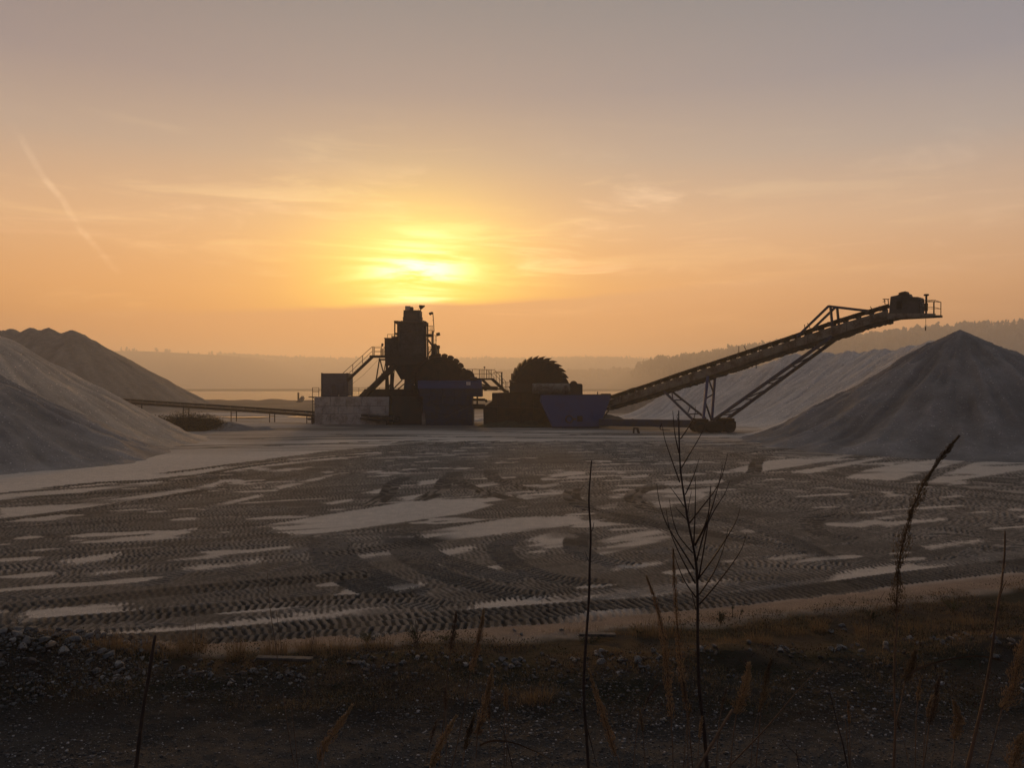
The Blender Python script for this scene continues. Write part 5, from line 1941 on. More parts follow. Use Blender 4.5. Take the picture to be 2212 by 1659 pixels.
# ------------------------------------------------------------------ fine gravel: past counting
def gravel(n):
    bm_ = bmesh.new()
    bmesh.ops.create_icosphere(bm_, subdivisions=1, radius=1.0)
    bv = np.array([v.co[:] for v in bm_.verts], np.float32)
    bf = np.array([[v.index for v in f.verts] for f in bm_.faces], np.int32)
    bm_.free()
    g = np.random.default_rng(5)
    Y_ = 7.4 + 4.0 * g.random(n)
    X_ = g.uniform(-0.76, 0.76, n) * Y_
    z_ = gz_raw(X_, Y_)
    s_ = 0.005 + 0.013 * g.random(n) ** 3 + 0.014 * (g.random(n) < 0.03)
    pat = np.clip(fbm(X_ * 0.9, Y_ * 0.9, 3, 141) * 3 + 0.55, 0.1, 1)
    s_ = s_ * (0.6 + 0.4 * pat)
    sc = np.stack([s_ * g.uniform(0.8, 1.6, n), s_ * g.uniform(0.8, 1.4, n), s_ * g.uniform(0.5, 0.8, n)], -1)
    V = bv[None] * sc[:, None, :] * g.uniform(0.8, 1.2, (n, len(bv), 1)) + np.stack([X_, Y_, z_ + s_ * 0.2], -1)[:, None, :]
    Fc = bf[None] + (np.arange(n) * len(bv))[:, None, None]
    tone = np.clip(0.020 + 0.10 * g.random(n) ** 1.5 + 0.24 * (g.random(n) < 0.06), 0, 0.6)
    colr = np.stack([tone * 1.05, tone * 0.97, tone * 0.90], -1)
    colr = np.repeat(colr, len(bv), 0)
    o = mesh_np('gravel', V.reshape(-1, 3), Fc.reshape(-1, 3), attr_mat('gravel_grain', 20, 0.2, 0.8, 0.0, 1, 0.3), colr, smooth=False)
    tag(o, 'fine grey gravel strewn over the track at the bottom of the picture', 'gravel', kind='stuff')


gravel(52000)


# ------------------------------------------------------------------ grass
gm = {
    'straw': solid_mat('dry_straw', (0.215, 0.150, 0.080), (0.130, 0.088, 0.050), 3.0, 0.8, 0, 0.15, 0, 0.4),
    'tan': solid_mat('dry_reed_head', (0.46, 0.325, 0.180), (0.28, 0.185, 0.100), 6.0, 0.85, 0, 0.1, 0, 0.5),
    'brown': solid_mat('dead_brown_stem', (0.115, 0.072, 0.044), (0.065, 0.043, 0.029), 8.0, 0.75, 0, 0.2, 0.1),
    'bark': solid_mat('dark_bark', (0.040, 0.027, 0.021), (0.022, 0.016, 0.014), 12.0, 0.7, 0, 0.25, 0.2),
    'green': solid_mat('dull_green_leaf', (0.055, 0.065, 0.022), (0.090, 0.072, 0.028), 4.0, 0.8, 0, 0.2, 0, 0.25),
    'dkgreen': solid_mat('dark_needles', (0.026, 0.034, 0.014), (0.040, 0.042, 0.020), 4.0, 0.8, 0, 0.2, 0, 0.15),
    'heath': solid_mat('heath_leaf', (0.062, 0.052, 0.028), (0.095, 0.070, 0.038), 2.0, 0.9, 0, 0.1, 0, 0.1),
}


def blades(n, rad_, h0, h1, wd, seed, lean=0.5, z0=None):
    """curved tapering blades growing from one foot (n x 4 quads)"""
    g = np.random.default_rng(seed)
    V, Fc = [], []
    for i in range(n):
        a, k = g.uniform(0, 6.283), math.sqrt(g.random()) * rad_
        bx, by = k * math.cos(a), k * math.sin(a)
        hh = g.uniform(h0, h1)
        la = a + g.normal(0, 0.8)
        ln = abs(g.normal(0, lean)) * hh
        wa = g.uniform(0, 3.14)
        wx_, wy_ = math.cos(wa) * wd / 2, math.sin(wa) * wd / 2
        b0 = len(V)
        for t, ww in ((0, 1.0), (0.4, 0.85), (0.75, 0.55), (1.0, 0.08)):
            ox, oy = bx + math.cos(la) * ln * t * t, by + math.sin(la) * ln * t * t
            oz = hh * (t - 0.25 * (ln / hh) * t * t)
            V += [(ox - wx_ * ww, oy - wy_ * ww, oz), (ox + wx_ * ww, oy + wy_ * ww, oz)]
        Fc += [(b0 + 2 * q_, b0 + 2 * q_ + 1, b0 + 2 * q_ + 3, b0 + 2 * q_ + 2) for q_ in range(3)]
    return np.array(V, np.float32), np.array(Fc, np.int32)


def local_mesh(name, V, Fc, mat, parent=None, loc=None):
    o = mesh_np(name, V, Fc, mat, smooth=False)
    if parent is not None: o.parent = parent
    if loc is not None: o.location = loc
    return o


tufts = [  # x, y, height, radius, kind, label
    (232, 1450, 0.26, 0.22, 'straw', 'dry brown grass tuft just right of the stone heap'),
    (300, 1440, 0.30, 0.26, 'straw', 'wide brown grass tuft, second right of the stone heap'),
    (372, 1436, 0.34, 0.28, 'straw', 'bushy brown grass tuft near the leaning dark stick at left'),
    (418, 1424, 0.40, 0.20, 'straw', 'upright brown tuft with stalks reaching over the sand, left part of verge'),
    (510, 1436, 0.42, 0.14, 'straw', 'narrow tall tuft with a dark foot left of the long plank'),
    (592, 1425, 0.34, 0.20, 'straw', 'brown tuft with two tall thin stalks above the long plank'),
    (668, 1416, 0.26, 0.24, 'straw', 'low spreading brown tuft just right of the long plank'),
    (735, 1420, 0.24, 0.30, 'straw', 'rust brown low tuft between the long plank and the green weeds'),
    (820, 1408, 0.24, 0.24, 'straw', 'pale brown tuft among green weeds, left of centre'),
    (1105, 1400, 0.16, 0.3, 'straw', 'thin low brown tuft at the centre of the verge'),
    (1160, 1520, 0.22, 0.2, 'straw', 'single reddish tuft on the gravel track near the centre'),
    (1395, 1378, 0.28, 0.26, 'straw', 'dark brown tuft behind the twin pale reed heads'),
    (1432, 1376, 0.24, 0.22, 'straw', 'brown tuft between the reed heads and the bare sapling'),
    (1640, 1404, 0.26, 0.2, 'straw', 'golden round tuft on the verge right of the sapling'),
    (1705, 1372, 0.22, 0.3, 'straw', 'broad tan tuft at the sand edge, right of the sapling'),
    (1770, 1366, 0.30, 0.16, 'straw', 'thin brown tuft with one tall bent stalk right of the sapling'),
    (1890, 1374, 0.20, 0.32, 'straw', 'reddish brown tuft just left of the tall dark reed'),
    (1985, 1366, 0.22, 0.36, 'straw', 'broad reddish brown tuft right of the tall dark reed'),
    (2100, 1352, 0.22, 0.30, 'straw', 'brown grass tuft by the right edge before the dark weeds'),
]
for i, (x_, y_, hh, rad_, kd, lab) in enumerate(tufts):
    X_, Y_ = G(x_, y_)
    z_ = gz1(X_, Y_)
    t = thing('grass_tuft', lab, 'grass tuft', (X_, Y_, z_ - 0.02), 'dry grass tufts along the verge')
    V, Fc = blades(190, rad_, hh * 0.45, hh, 0.006, 300 + i, 0.45)
    local_mesh('blades', V, Fc, gm[kd], t)
    V, Fc = blades(9, rad_ * 0.6, hh * 1.2, hh * 1.9, 0.004, 500 + i, 0.18)
    local_mesh('stalks', V, Fc, gm['brown'], t)
weeds = [
    (793, 1394, 0.22, 0.16, 'green', 'pale green feathery weed at the sand edge left of centre'),
    (900, 1396, 0.32, 0.24, 'dkgreen', 'dark green bushy weed with a thin stem at the sand edge, centre left'),
    (965, 1384, 0.16, 0.26, 'green', 'low green weed patch at the sand edge, just left of centre'),
    (1556, 1350, 0.24, 0.12, 'dkgreen', 'small dark green weed beside the two tiny pine seedlings'),
    (2058, 1322, 0.30, 0.24, 'green', 'yellow green bushy weed at the sand edge, far right'),
    (1880, 1340, 0.18, 0.2, 'dkgreen', 'low dark weed at the sand edge left of the tall dark reed'),
    (2150, 1324, 0.26, 0.45, 'dkgreen', 'dark weed clump at the right edge of the verge'),
    (1385, 1372, 0.16, 0.3, 'dkgreen', 'dark weed clump at the sand edge behind the reed heads'),
    (1275, 1392, 0.12, 0.3, 'dkgreen', 'flat dark weed mat behind the thin dark stick, near centre'),
]
for i, (x_, y_, hh, rad_, kd, lab) in enumerate(weeds):
    X_, Y_ = G(x_, y_)
    t = thing('weed', lab, 'weed', (X_, Y_, gz1(X_, Y_) - 0.02), 'weeds along the sand edge')
    g = np.random.default_rng(900 + i)
    V, Fc = [], []
    m = MB()
    for s_ in range(14):
        a = g.uniform(0, 6.283)
        tipv = Vector((math.cos(a) * rad_ * g.uniform(0.3, 1.0), math.sin(a) * rad_ * g.uniform(0.3, 1), hh * g.uniform(0.55, 1.0)))
        m.tube([(0, 0, 0), tipv * 0.5 + Vector((0, 0, hh * 0.1)), tipv], 0.003, 4, r2=0.0012)
        for q_ in range(34):
            k = g.uniform(0.25, 1.0)
            c = tipv * k + Vector((0, 0, hh * 0.1 * math.sin(math.pi * k)))
            d = Vector((g.normal(), g.normal(), g.normal() * 0.6 + 0.3)).normalized() * g.uniform(0.018, 0.04)
            sdv = d.cross(Vector((g.normal(), g.normal(), g.normal()))).normalized() * 0.004
            b0 = len(V)
            V += [tuple(c), tuple(c + d * 0.5 + sdv), tuple(c + d), tuple(c + d * 0.5 - sdv)]
            Fc.append((b0, b0 + 1, b0 + 2, b0 + 3))
    so = m.build('stems', gm['brown'])
    so.parent = t
    local_mesh('leaves', np.array(V, np.float32), np.array(Fc, np.int32), gm[kd], t)
for (x_, y_, hh, lab) in ((1583, 1336, 0.22, 'tiny pine seedling left of its twin at the sand edge'), (1597, 1341, 0.20, 'tiny leaning pine seedling right of its twin at the sand edge')):
    X_, Y_ = G(x_, y_)
    t = thing('pine_seedling', lab, 'seedling', (X_, Y_, gz1(X_, Y_) - 0.02), 'pine seedlings at the sand edge')
    lx = 0.0 if x_ < 1590 else 0.05
    so = MB().tube([(0, 0, 0), (lx * 0.4 - 0.01, 0, hh * 0.5), (lx, 0, hh)], 0.006, 5).build('stem', gm['bark'])
    so.parent = t
    g = np.random.default_rng(int(x_))
    V, Fc = [], []
    for q_ in range(130):
        c = Vector((lx, 0, hh * g.uniform(0.82, 1.02)))
        d = Vector((g.normal(), g.normal(), g.normal() * 0.7 + 0.15)).normalized() * g.uniform(0.03, 0.055)
        sdv = d.cross(Vector((g.normal(), g.normal(), g.normal()))).normalized() * 0.0018
        b0 = len(V)
        V += [tuple(c - sdv), tuple(c + sdv), tuple(c + d)]
        Fc.append((b0, b0 + 1, b0 + 2))
    local_mesh('needles', np.array(V, np.float32), np.array(Fc, np.int32), gm['dkgreen'], t)

# short dead grass and moss over the verge: past counting
g = np.random.default_rng(77)
Vs, Fs = [], []
base = 0
cnt = 0
while cnt < 5200:
    Y_ = g.uniform(10.2, 18)
    X_ = g.uniform(-0.74, 0.74) * Y_
    if Y_ > float(interp_edge(np.array([X_]))[0]) - 0.1 or vn(np.array([X_ * 0.9]), np.array([Y_ * 1.1]), 171)[0] < 0.42:
        continue
    V, Fc = blades(5, 0.06, 0.03, 0.11, 0.005, int(g.integers(1 << 30)), 0.7)
    Vs.append(V + np.array((X_, Y_, gz1(X_, Y_) - 0.01), np.float32))
    Fs.append(Fc + base)
    base += len(V)
    cnt += 1
o = mesh_np('dead_grass', np.concatenate(Vs), np.concatenate(Fs), gm['straw'], smooth=False)
tag(o, 'short dead grass covering the rough verge', 'grass', kind='stuff')

# moss and low scrub over the verge: past counting
def scrub(n):
    g = np.random.default_rng(88)
    Y_ = g.uniform(10.0, 17.5, n)
    X_ = g.uniform(-0.74, 0.74, n) * Y_
    k = (Y_ < interp_edge(X_) - 0.15) & (fbm(X_ * 0.9, Y_ * 1.2, 3, 181) > -0.03)
    X_, Y_ = X_[k], Y_[k]
    n = len(X_)
    hh = np.clip(0.10 + 0.5 * fbm(X_ * 0.9, Y_ * 1.2, 3, 181), 0.02, 0.3) * g.random(n) ** 0.7
    c = np.stack([X_, Y_, gz_raw(X_, Y_) + hh], -1)
    d = g.normal(size=(n, 3)) + np.array((0, 0, 0.4))
    d /= np.linalg.norm(d, axis=1)[:, None]
    d *= g.uniform(0.015, 0.045, n)[:, None]
    e = np.cross(d, g.normal(size=(n, 3)))
    e /= np.linalg.norm(e, axis=1)[:, None]
    e *= g.uniform(0.004, 0.010, n)[:, None]
    V = np.stack([c, c + d * 0.5 + e, c + d, c + d * 0.5 - e], 1).reshape(-1, 3)
    F_ = np.arange(4 * n).reshape(-1, 4)
    tone = np.stack([g.uniform(0.014, 0.055, n), g.uniform(0.013, 0.038, n), g.uniform(0.007, 0.018, n)], -1)
    o = mesh_np('moss', V, F_, attr_mat('moss_leaf', 8, 0.2, 0.9, 0.0, 1, 0.1), np.repeat(tone, 4, 0), smooth=False)
    tag(o, 'dark moss and low scrub over the rough verge', 'moss', kind='stuff')


scrub(60000)

# planks
mp = solid_mat('old_board', (0.10, 0.085, 0.07), (0.055, 0.045, 0.038), 3.0, 0.85, 0, 0.2, 0.3)
for (x_, y_, ln, rot, lab) in ((615, 1446, 0.85, 0.03, 'long weathered plank lying in the verge, left part'), (1290, 1384, 0.62, 0.02, 'short dark plank lying at the sand edge behind the thin stick')):
    X_, Y_ = G(x_, y_)
    o = MB().box((0, 0, 0), (ln, 0.12, 0.045), Matrix.Rotation(rot, 3, 'Y')).build('wooden_plank', mp, None, 0.006)
    o.location = (X_, Y_, gz1(X_, Y_) + 0.09)
    tag(o, lab, 'plank')

# ------------------------------------------------------------------ bushy mound on the left
X_, Y_ = G(385, 930)
bt = thing('scrub_bush', 'dark low scrub mound between the left sand heap and the long conveyor', 'bush', (X_, Y_ + 1.0, gz1(X_, Y_)))
g = np.random.default_rng(31)
V, Fc = [], []


def mound_h(x_, y_):
    return 1.75 * math.exp(-((x_ - 0.3) / 2.6) ** 2 - (y_ / 1.6) ** 2) + 1.0 * math.exp(-((x_ + 3.4) / 1.9) ** 2 - (y_ / 1.5) ** 2) + 0.95 * math.exp(-((x_ - 3.2) / 1.4) ** 2 - (y_ / 1.3) ** 2)


for i in range(17000):
    x_, y_ = g.uniform(-5.6, 5.4), g.uniform(-2.4, 2.4)
    hh = mound_h(x_, y_)
    if hh < 0.12: continue
    c = Vector((x_, y_, hh * (0.35 + 0.65 * math.sqrt(g.random())) + 0.12 * g.normal()))
    d = Vector((g.normal(), g.normal(), g.normal() + 0.5)).normalized() * g.uniform(0.06, 0.17)
    sdv = d.cross(Vector((g.normal(), g.normal(), g.normal()))).normalized() * g.uniform(0.02, 0.05)
    b0 = len(V)
    V += [tuple(c), tuple(c + d * 0.5 + sdv), tuple(c + d), tuple(c + d * 0.5 - sdv)]
    Fc.append((b0, b0 + 1, b0 + 2, b0 + 3))
local_mesh('foliage', np.array(V, np.float32), np.array(Fc, np.int32), gm['heath'], bt)
gxs, gys = np.meshgrid(np.linspace(-6, 6, 60), np.linspace(-2.8, 2.8, 28))
gzv = np.array([mound_h(a, b_) * 0.82 - 0.12 for a, b_ in zip(gxs.ravel(), gys.ravel())])
core = mesh_np('soil', np.stack([gxs.ravel(), gys.ravel(), gzv], -1), grid_faces(28, 60), MT['dark'])
core.parent = bt


# ------------------------------------------------------------------ tall plants on the bank in front of the camera
def rooted(pts, Y):
    """points on bearings at distance Y, carried on down to the bank"""
    P = [at(px_, py_, Y + k) for (px_, py_), k in zip(pts, np.linspace(0.06, 0, len(pts)))]
    a, b_ = P[-2], P[-1]
    d = (b_ - a).normalized()
    if d.z > -0.3: d = Vector((d.x * 0.5, 0, -0.8)).normalized()
    zg = gz1(b_.x, b_.y)
    s_ = (b_.z - zg + 0.03) / -d.z
    if s_ > 0:
        e = b_ + d * s_
        P += [b_.lerp(e, 0.5), Vector((e.x, e.y, gz1(e.x, e.y) - 0.02))]
    return P


def bez(P, n=6):
    """smooth a polyline"""
    out_ = []
    for i in range(len(P) - 1):
        p0, p1, p2, p3 = P[max(i - 1, 0)], P[i], P[i + 1], P[min(i + 2, len(P) - 1)]
        for k in range(n):
            t = k / n
            out_.append(0.5 * ((2 * p1) + (p2 - p0) * t + (2 * p0 - 5 * p1 + 4 * p2 - p3) * t * t + (3 * p1 - p0 - 3 * p2 + p3) * t ** 3))
    out_.append(P[-1])
    return out_


def seed_head(path, wmax, n, seed, loose=0.3, lump=0.3):
    """pointed spikelets packed round an axis, base to tip"""
    g = np.random.default_rng(seed)
    seg = [(path[i + 1] - path[i]).length for i in range(len(path) - 1)]
    tot = sum(seg)
    V, Fc = [], []
    for i in range(n):
        t = g.random()
        s_ = t * tot
        k = 0
        while k < len(seg) - 1 and s_ > seg[k]:
            s_ -= seg[k]
            k += 1
        ax = (path[k + 1] - path[k]).normalized()
        c = path[k] + ax * s_
        w_ = wmax * (0.25 + 0.75 * math.sin(math.pi * min(1, (t * 0.9 + 0.12))) ** 0.8) * (1 - 0.55 * t) * (1 + lump * math.sin(t * 23 + seed) * 0.7)
        a = g.uniform(0, 6.283)
        u_ = ax.orthogonal().normalized()
        v_ = ax.cross(u_)
        rd = (u_ * math.cos(a) + v_ * math.sin(a))
        st_ = c + rd * w_ * 0.5 * g.uniform(0.0, 0.85)
        d = (ax + rd * g.uniform(0.05, loose) + Vector((g.normal(), g.normal(), g.normal())) * 0.10).normalized() * g.uniform(0.007, 0.016)
        wv = d.cross(Vector((g.normal(), g.normal(), g.normal()))).normalized() * 0.0011
        b0 = len(V)
        wv2 = d.cross(wv).normalized() * 0.0011
        m_ = st_ + d * 0.4
        V += [tuple(st_), tuple(m_ + wv), tuple(m_ - wv * 0.5 + wv2), tuple(m_ - wv * 0.5 - wv2), tuple(st_ + d)]
        for q_ in range(3):
            a1, a2 = b0 + 1 + q_, b0 + 1 + (q_ + 1) % 3
            Fc += [(b0, a2, a1), (b0 + 4, a1, a2)]
    return np.array(V, np.float32), np.array(Fc, np.int32)


def reed(label, head, stem, Y, wpx, n, seed, hmat='tan', smat='brown', stem_r=0.0022, loose=0.35, leaf=None, lump=0.3):
    """head: bearings tip to base; stem: bearings from head base downwards"""
    P = rooted([head[-1]] + stem, Y)
    t = thing('reed_grass', label, 'reed grass', tuple(P[-1]), 'dry reed grass stems in the foreground')
    off = Vector(P[-1])
    hp_ = bez([at(px_, py_, Y + 0.06) for px_, py_ in head])
    so = MB().tube([hp_[-1]] + bez(P, 4)[1:] if False else bez(P, 4), stem_r, 6, r2=stem_r * 1.25).build('stem', gm[smat], t)
    MB().tube(hp_, 0.0008, 4, r2=stem_r).build('head_axis', gm[smat], t)
    V, Fc = seed_head(list(reversed(hp_)), 1.3 * wpx / F * Y, int(n * 1.5), seed, loose, lump)
    ho = mesh_np('seed_head', V - np.array(off[:], np.float32), Fc, gm[hmat], smooth=False)
    ho.parent = t
    for lf in (leaf or []):
        lp_ = bez([at(px_, py_, Y + 0.02 + 0.02 * i) for i, (px_, py_) in enumerate(lf)], 5)
        vs, fs = [], []
        for i, p_ in enumerate(lp_):
            k = i / (len(lp_) - 1)
            w_ = 0.0045 * (1 - k) ** 0.6 + 0.0005
            d = (lp_[min(i + 1, len(lp_) - 1)] - lp_[max(i - 1, 0)]).normalized()
            sdv = d.cross(Vector((0.25, 1, 0.2))).normalized() * w_
            vs += [p_ + sdv - off, p_ - sdv + Vector((0, 0.002, 0)) - off]
        fs = [(2 * i, 2 * i + 1, 2 * i + 3, 2 * i + 2) for i in range(len(lp_) - 1)]
        lo = mesh_np('leaf_blade', np.array([tuple(v) for v in vs], np.float32), np.array(fs, np.int32), gm['brown'])
        lo.parent = t
    return t


reed('left one of the twin pale reed heads left of the bare sapling', [(1397, 1247), (1413, 1290), (1427, 1345), (1438, 1410), (1444, 1480), (1450, 1553)], [(1453, 1620), (1454, 1659)], 3.0, 23, 900, 1)
reed('taller right one of the twin pale reed heads left of the bare sapling', [(1454, 1189), (1457, 1260), (1462, 1340), (1469, 1420), (1476, 1480), (1484, 1537)], [(1490, 1590), (1496, 1659)], 3.05, 20, 850, 2)
reed('pale leaning reed head low beside the thin dark stick', [(1273, 1449), (1284, 1487), (1298, 1530), (1312, 1575), (1322, 1610), (1330, 1633)], [(1339, 1659)], 2.8, 22, 700, 3)
reed('fluffy reed head with ragged white top right of the sapling foot', [(1618, 1435), (1613, 1470), (1604, 1505), (1590, 1545)], [(1582, 1610), (1577, 1659)], 2.9, 30, 650, 4, loose=0.9, lump=0.6)
reed('narrow reddish reed head second right of the sapling foot', [(1666, 1428), (1658, 1455), (1652, 1490), (1645, 1522)], [(1640, 1580), (1633, 1659)], 3.0, 17, 420, 5, hmat='straw', loose=0.5)
reed('tallest dark drooping reed rising over the grey sand cone', [(2069, 945), (2050, 968), (2030, 992), (2010, 1022), (1994, 1049), (1980, 1080), (1970, 1103), (1957, 1152), (1947, 1190), (1940, 1234), (1938, 1280), (1936, 1325)],
     [(1937, 1360), (1933, 1400), (1932, 1498), (1934, 1560), (1930, 1659)], 2.6, 30, 1500, 6, hmat='straw', stem_r=0.0028, loose=0.25, lump=0.9)
reed('bent reed with long arching leaf just right of the tallest reed', [(1978, 1408), (1972, 1430), (1966, 1450), (1955, 1473)], [(1946, 1520), (1936, 1565), (1932, 1659)], 2.75, 22, 420, 7, hmat='straw', loose=0.8, lump=0.6,
     leaf=[[(1958, 1462), (1985, 1446), (2030, 1430), (2080, 1421), (2122, 1419), (2170, 1430), (2208, 1446)]])
reed('small dark reed head between the arching leaf and the lower edge', [(2031, 1464), (2024, 1485), (2020, 1520), (2013, 1550), (2007, 1567)], [(2002, 1610), (1995, 1659)], 2.8, 17, 420, 8, hmat='brown', loose=0.4)
reed('short tan reed head low at right with a wide shoulder', [(2061, 1518), (2068, 1540), (2072, 1555), (2066, 1580), (2062, 1600)], [(2060, 1630), (2056, 1659)], 2.7, 27, 520, 9, loose=0.6)
reed('large tan reed head cut by the right picture edge', [(2222, 1360), (2208, 1400), (2196, 1450), (2190, 1490), (2178, 1515), (2164, 1533)], [(2150, 1590), (2132, 1659)], 2.5, 38, 900, 10, loose=0.6, lump=0.5)
reed('lowest yellowish reed head in the bottom right corner', [(2226, 1580), (2208, 1600), (2196, 1630), (2188, 1662)], [(2180, 1700)], 2.3, 42, 700, 11, loose=0.5)
reed('dark reed head standing on the sand edge left of centre', [(985, 1325), (983, 1345), (978, 1375), (973, 1404)], [(966, 1466), (958, 1560), (948, 1659)], 3.3, 15, 420, 12, hmat='brown', loose=0.35)
reed('tan slim reed head right of the dark one, left of centre', [(1045, 1317), (1041, 1350), (1034, 1385), (1026, 1420), (1017, 1450)], [(1006, 1510), (992, 1590), (976, 1659)], 3.2, 19, 560, 13, loose=0.3)
reed('thick ragged reed head low left of the centre stick', [(1063, 1450), (1058, 1480), (1048, 1520), (1040, 1555), (1031, 1590)], [(1028, 1640), (1026, 1659)], 2.7, 24, 700, 14, loose=0.5, lump=0.7,
     leaf=[[(1036, 1612), (1064, 1602), (1108, 1606), (1154, 1624), (1194, 1644)]])
reed('small greenish reed head in the cluster below the slim one', [(1024, 1548), (1019, 1565), (1011, 1592), (1004, 1620)], [(1000, 1645), (997, 1670)], 2.6, 15, 360, 15, hmat='straw', loose=0.4)
reed('curved orange reed head at the bottom, leaning right', [(984, 1550), (968, 1578), (953, 1604), (942, 1632), (932, 1659)], [(926, 1685)], 2.5, 22, 560, 16, loose=0.35)
reed('leaning tan reed head alone at the bottom left of centre', [(760, 1526), (748, 1545), (731, 1568), (713, 1594), (698, 1615), (690, 1645)], [(685, 1675)], 2.6, 24, 600, 17, loose=0.35)


def stick(name, label, cat, stem, Y, r0, r1, twigs=(), mat='bark', group=None):
    P = rooted(stem, Y)
    t = thing(name, label, cat, tuple(P[-1]), group)
    pp = bez(P, 4)
    rr_ = [r1 + (r0 - r1) * (i / (len(pp) - 1)) ** 0.8 for i in range(len(pp))]
    rs_ = random.Random(int(stem[0][0]))
    rr_ = [a * (1 + rs_.uniform(-0.09, 0.14)) for a in rr_]
    MB().tube(pp, rr_, 7).build('stem', gm[mat], t, smooth=True)
    for tw_ in twigs:
        yo = rs_.uniform(-0.10, 0.10)
        Q = [at(px_, py_, Y + 0.02 + yo * k) for (px_, py_), k in zip(tw_, np.linspace(0, 1, len(tw_)))]
        q_ = bez(Q, 4)
        L_ = sum((q_[i + 1] - q_[i]).length for i in range(len(q_) - 1))
        MB().tube(q_, [max(0.0009, min(r0 * 0.42, 0.0009 + 0.006 * L_) * (1 - k / len(q_)) + 0.0007) for k in range(len(q_))], 5).build('twig', gm[mat], t, smooth=True)
    return t


Az = lambda zx, zy: (1107.7 + zx / 3.328, 858.4 + zy / 3.328)
tw_list = [[(1195, 400), (1165, 260), (1150, 95)], [(1200, 610), (1150, 470), (1095, 310), (1072, 190)], [(1205, 300), (1280, 190), (1308, 130), (1312, 65)],
           [(1212, 510), (1270, 410), (1330, 310), (1370, 230), (1388, 185)], [(1240, 700), (1290, 590), (1322, 500), (1342, 435)], [(1235, 790), (1180, 710), (1130, 645)],
           [(1250, 880), (1205, 830), (1172, 793)], [(1270, 905), (1360, 790), (1440, 690), (1490, 600), (1525, 490), (1545, 405)], [(1252, 870), (1268, 760), (1285, 675)],
           [(1300, 1075), (1308, 900), (1313, 740), (1313, 570)], [(1310, 1070), (1400, 890), (1460, 700), (1495, 560), (1510, 480)], [(1308, 1060), (1380, 920), (1415, 780), (1425, 630)],
           [(1322, 1175), (1380, 960), (1450, 810), (1520, 700), (1560, 600)], [(1306, 1240), (1220, 1100), (1110, 920), (1055, 760), (1035, 620)], [(1295, 1120), (1190, 990), (1145, 850), (1125, 730)],
           [(1312, 1340), (1210, 1150), (1130, 960), (1100, 790)], [(1335, 1310), (1380, 1050), (1405, 880), (1420, 640)], [(1338, 1300), (1440, 1160), (1550, 990), (1610, 880), (1635, 790)],
           [(1340, 1420), (1440, 1270), (1510, 1100), (1550, 940)], [(1342, 1490), (1470, 1340), (1590, 1180), (1650, 1080), (1685, 970)], [(1318, 1440), (1240, 1330), (1180, 1190), (1150, 1080)],
           [(1318, 1530), (1300, 1460), (1285, 1400)], [(1072, 190), (1060, 230), (1130, 236)], [(1196, 180), (1180, 140), (1196, 110)]]
stick('sapling', 'bare leafless sapling with many thin upright twigs right of centre', 'sapling',
      [(1466, 887), (1467, 948), (1470, 1015), (1479, 1081), (1488, 1135), (1498, 1183), (1505, 1234), (1507, 1309), (1507, 1367), (1509, 1457), (1513, 1516), (1521, 1577), (1527, 1659)],
      3.1, 0.0085, 0.0022, [[Az(*p_) for p_ in tw_] for tw_ in tw_list])
stick('plant_stalk', 'tall thin dark stalk standing alone near the centre', 'stalk',
      [(1278, 995), (1275, 1030), (1272, 1084), (1276, 1153), (1274, 1216), (1272, 1294), (1268, 1354), (1263, 1431), (1261, 1505), (1266, 1577), (1271, 1659)], 3.0, 0.0072, 0.0022,
      [[(1276, 1153), (1281, 1140), (1283, 1128)], [(1274, 1218), (1268, 1203), (1263, 1189)], [(1265, 1560), (1275, 1600), (1290, 1659)]])
stick('plant_stalk', 'dark leaning stalk at the lower left, left of every other stalk', 'stalk', [(336, 1372), (330, 1405), (321, 1465), (310, 1530), (301, 1600), (294, 1659)], 2.6, 0.0075, 0.0045)
stick('plant_stalk', 'dark brown stalk near the right edge, reaching over the sand edge', 'stalk',
      [(2171, 1147), (2170, 1200), (2163, 1268), (2159, 1290), (2147, 1373), (2139, 1436), (2122, 1523), (2105, 1595), (2090, 1659)], 2.7, 0.0068, 0.0024, [[(2166, 1238), (2172, 1222), (2173, 1215)], [(2163, 1216), (2158, 1212)], [(2160, 1290), (2168, 1268), (2175, 1255)]], 'brown')
stick('plant_stalk', 'thin dark stalk low right, left of its paler neighbour', 'stalk', [(1790, 1482), (1797, 1515), (1811, 1572), (1821, 1610), (1831, 1659)], 2.8, 0.0036, 0.0015)
stick('plant_stalk', 'thin short pale stalk low right, beside a longer dark one', 'stalk', [(1825, 1552), (1829, 1590), (1836, 1659)], 2.8, 0.0026, 0.0012, (), 'brown')
stick('plant_stalk', 'short forked dark twig at the bottom right of the sapling', 'stalk', [(1686, 1598), (1704, 1616), (1721, 1633), (1726, 1660)], 2.7, 0.0026, 0.0012, [[(1721, 1633), (1735, 1648), (1744, 1660)], [(1721, 1633), (1720, 1620)]])
stick('plant_stalk', 'thick brown stem leaning right across the sapling foot', 'stalk', [(1583, 1533), (1560, 1570), (1535, 1614), (1508, 1659)], 2.7, 0.0055, 0.0045, (), 'brown')
stick('plant_stalk', 'long slanting stem crossing behind the fluffy reed heads', 'stalk', [(1783, 1432), (1717, 1500), (1680, 1545), (1640, 1590), (1588, 1643)], 3.0, 0.0040, 0.0012, (), 'brown')
stick('plant_stalk', 'arching dark stem beside the thick ragged reed head', 'stalk', [(1060, 1534), (1076, 1560), (1089, 1585), (1098, 1620), (1107, 1659)], 2.7, 0.0026, 0.0012)
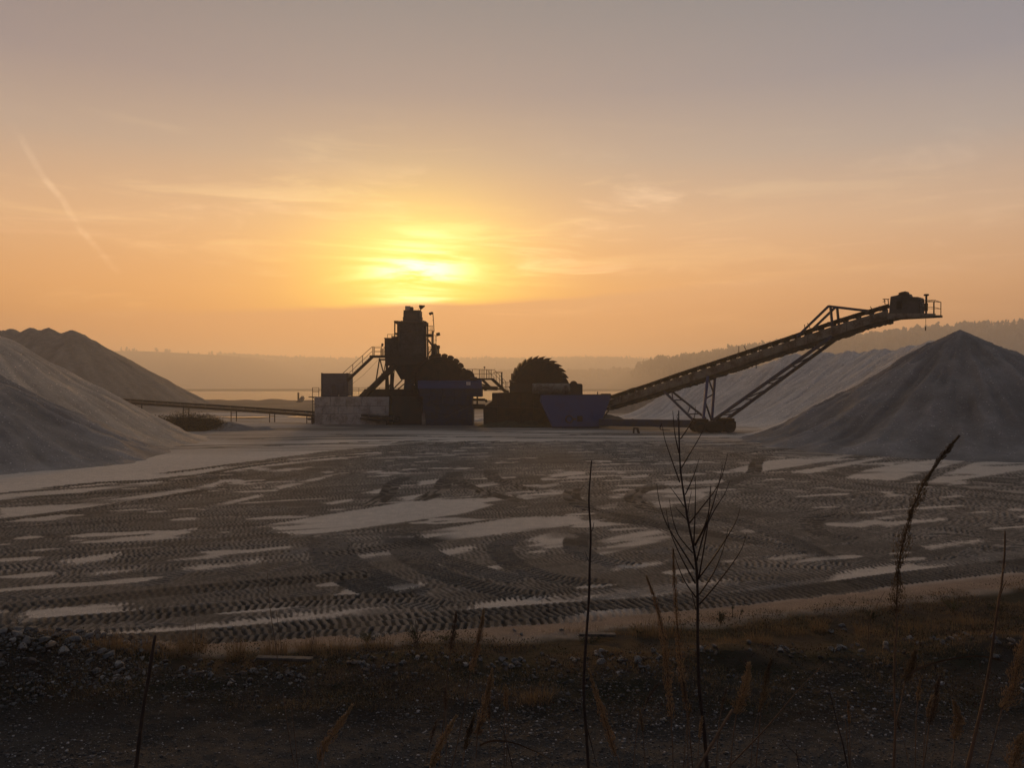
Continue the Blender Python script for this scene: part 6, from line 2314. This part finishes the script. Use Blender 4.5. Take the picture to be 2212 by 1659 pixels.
stick('plant_stalk', 'faint thin stalk at lower left centre, left of its pair', 'stalk', [(612, 1500), (617, 1540), (626, 1600), (636, 1659)], 3.1, 0.0022, 0.0012, (), 'brown')
stick('plant_stalk', 'faint thin stalk at lower left centre, right of its pair', 'stalk', [(628, 1515), (633, 1560), (639, 1610), (643, 1659)], 3.1, 0.0020, 0.0012, (), 'brown')
stick('plant_stalk', 'short dark stub beside the leaning tan reed head', 'stalk', [(693, 1603), (696, 1630), (697, 1659)], 2.6, 0.0036, 0.0026, (), 'brown')
stick('plant_stalk', 'thin straight dry stalk on the verge above the long plank, left of two', 'stalk', [(577, 1232), (583, 1310), (590, 1360), (599, 1420)], 11.6, 0.006, 0.003, (), 'brown')
stick('plant_stalk', 'thin straight dry stalk on the verge above the long plank, right of two', 'stalk', [(596, 1318), (604, 1370), (610, 1412)], 11.8, 0.005, 0.003, (), 'brown')
stick('plant_stalk', 'slim bent stalk rising from a brown tuft left of the green weeds', 'stalk', [(680, 1362), (676, 1385), (671, 1420)], 12.0, 0.008, 0.004, (), 'brown')
stick('plant_stalk', 'thin stalk growing out of the dark green bushy weed', 'stalk', [(897, 1340), (901, 1365), (902, 1398)], 12.4, 0.009, 0.005, (), 'brown')
stick('plant_stalk', 'long bent dry stalk right of the sapling on the verge', 'stalk', [(1912, 1278), (1890, 1315), (1878, 1340), (1876, 1380), (1874, 1420)], 12.0, 0.007, 0.003, (), 'brown')

# thin pale stems with sparse tips among the reeds
rq = random.Random(44)
for i in range(16):
    x_ = rq.choice([rq.uniform(1600, 2180), rq.uniform(900, 1100), rq.uniform(1330, 1560)])
    yt = rq.uniform(1470, 1600)
    ln = rq.gauss(0, 26)
    Yq = rq.uniform(2.5, 3.3)
    head = [(x_ + ln, yt), (x_ + ln * 0.72, yt + 22), (x_ + ln * 0.5, yt + 46)]
    stm = [(x_ + ln * 0.2, yt + 90), (x_, 1672)]
    tq = reed('thin dry stem with sparse tip among the foreground reeds', head, stm, Yq, rq.uniform(5, 9), 90, 60 + i, hmat=rq.choice(['straw', 'brown', 'tan']), stem_r=0.0014, loose=0.6)
    tq['group'] = 'thin dry stems among the foreground reeds'
